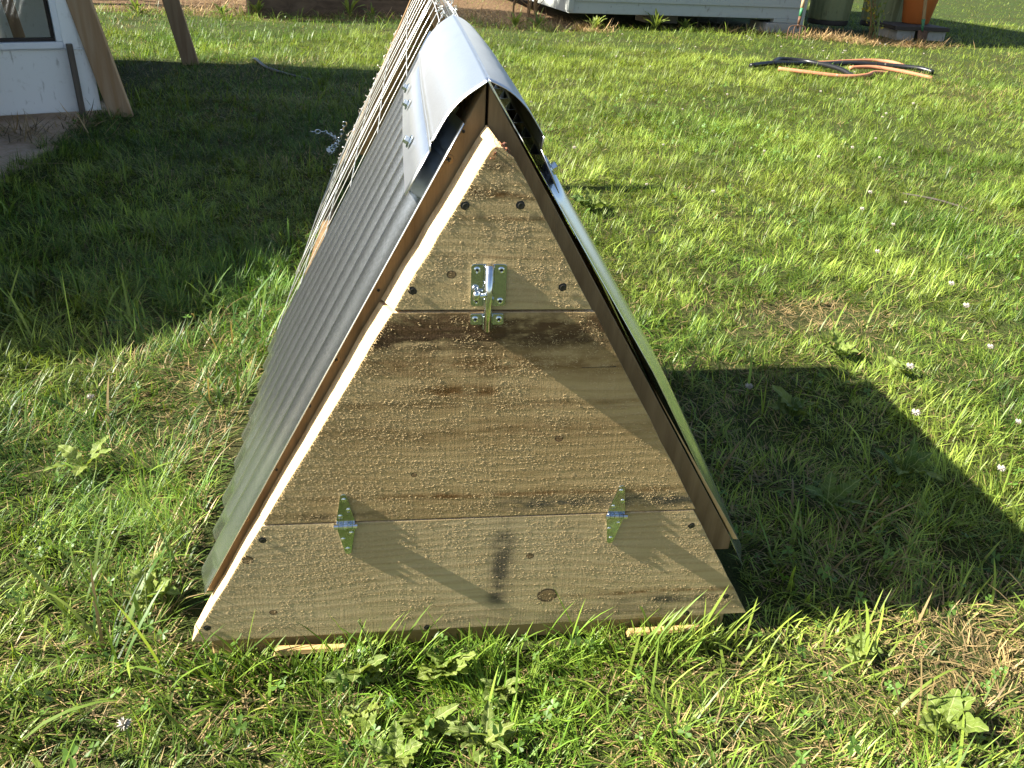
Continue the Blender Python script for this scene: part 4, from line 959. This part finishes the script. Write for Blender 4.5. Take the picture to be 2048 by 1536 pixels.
# arching seed stalks before the sill board
g = np.random.default_rng(88)
for i, (x, y, hgt, dx) in enumerate([(-0.130, -0.035, 0.095, -0.022), (-0.030, -0.05, 0.06, 0.004), (-0.43, 0.06, 0.10, 0.012)]):
    t = empty('seed_stalk', (x, y, float(gz(x, y))), ['green grass seed spike against the sill board under the upright hinge', 'short green seed spike among the pale weed leaves', 'green seed spike beside the lower corner of the metal side'][i], 'seed stalk', 'grass seed spikes')
    pts = cat([(0, 0, 0), (dx*0.4, 0, hgt*0.5), (dx, -0.004, hgt)], 5); MB().tube(pts, 0.0008, 5).build('stem', M_stem, t)
    mb = MB()
    for q in range(60):
        p = Vector(pts[int(4+(len(pts)-5)*q/60)])+Vector((g.normal(0, 0.0009), g.normal(0, 0.0009), (q % 10)*hgt*0.01)); a = Vector((g.normal(0, 0.6), g.normal(0, 0.6), 1)).normalized()*0.0026; e = Vector((0.0009, 0, 0)); f2 = Vector((0, 0.0009, 0))
        mb.add([p-e, p+e, p+a, p+f2], [(0,1,2),(1,3,2),(3,0,2)])
    mb.build('seed_head', M_leaf, t)['kind'] = 'stuff'
# white clover blossoms
hd = MB(); g = np.random.default_rng(99)
for i in range(46):
    d = g.normal(size=3); d /= np.linalg.norm(d); d[2] = d[2]*0.8+0.15; d = Vector(d); c0 = d*0.0025; e = d.orthogonal().normalized()*0.0016; f2 = d.cross(e)
    hd.add([c0-e, c0+e, c0+d*0.0058, c0+f2], [(0,1,2),(1,3,2),(3,0,2)])
fl_pts = []
for (x, y) in [(-0.66, 0.60), (-0.40, -0.13), (0.995, 0.69), (0.585, 0.585), (0.89, 0.49), (1.07, 0.44), (1.10, 0.42), (0.93, 0.29), (1.22, 0.75), (1.31, 0.98), (1.38, 1.15), (1.30, 1.4), (0.98, 1.95)]: fl_pts.append((x, y))
while len(fl_pts) < 80:
    x = g.uniform(0.4, 4.8); y = g.uniform(1.5, 7.0)
    if x < 0.55+y*0.62 and vn(x, y, 0.8, 61) > g.random()*0.9: fl_pts.append((x, y))
proto = None
for i, (x, y) in enumerate(fl_pts):
    zone = 'white clover blossom inside the coop shadow' if (0.3 < x < 0.84 and 0.05 < y < 0.7) else 'white clover blossom at the left foot of the coop' if x < 0 else 'white clover blossom along the sunlit edge of the coop shadow' if y < 0.8 else 'white clover blossom in the sunny lawn between coop and pipes' if y < 4.9 else 'tiny white clover blossom in the lawn around the pipes'
    t = empty('clover_blossom', (x, y, float(gz(x, y))), zone, 'flower', 'white clover blossoms')
    hgt = g.uniform(0.03, 0.055)
    if proto is None:
        proto = (hd.build('flower_head', M_flower, t), MB().tube([(0, 0, 0), (0.001, 0, 0.5), (0, 0, 1.0)], 0.0007, 4).build('stem', M_stem, t))
        a, b = proto
    else:
        a, b = copy_part(proto[0], t), copy_part(proto[1], t)
    s = g.uniform(0.75, 1.15); a.location = (0, 0, hgt); a.scale = (s, s, s); b.scale = (1, 1, hgt)
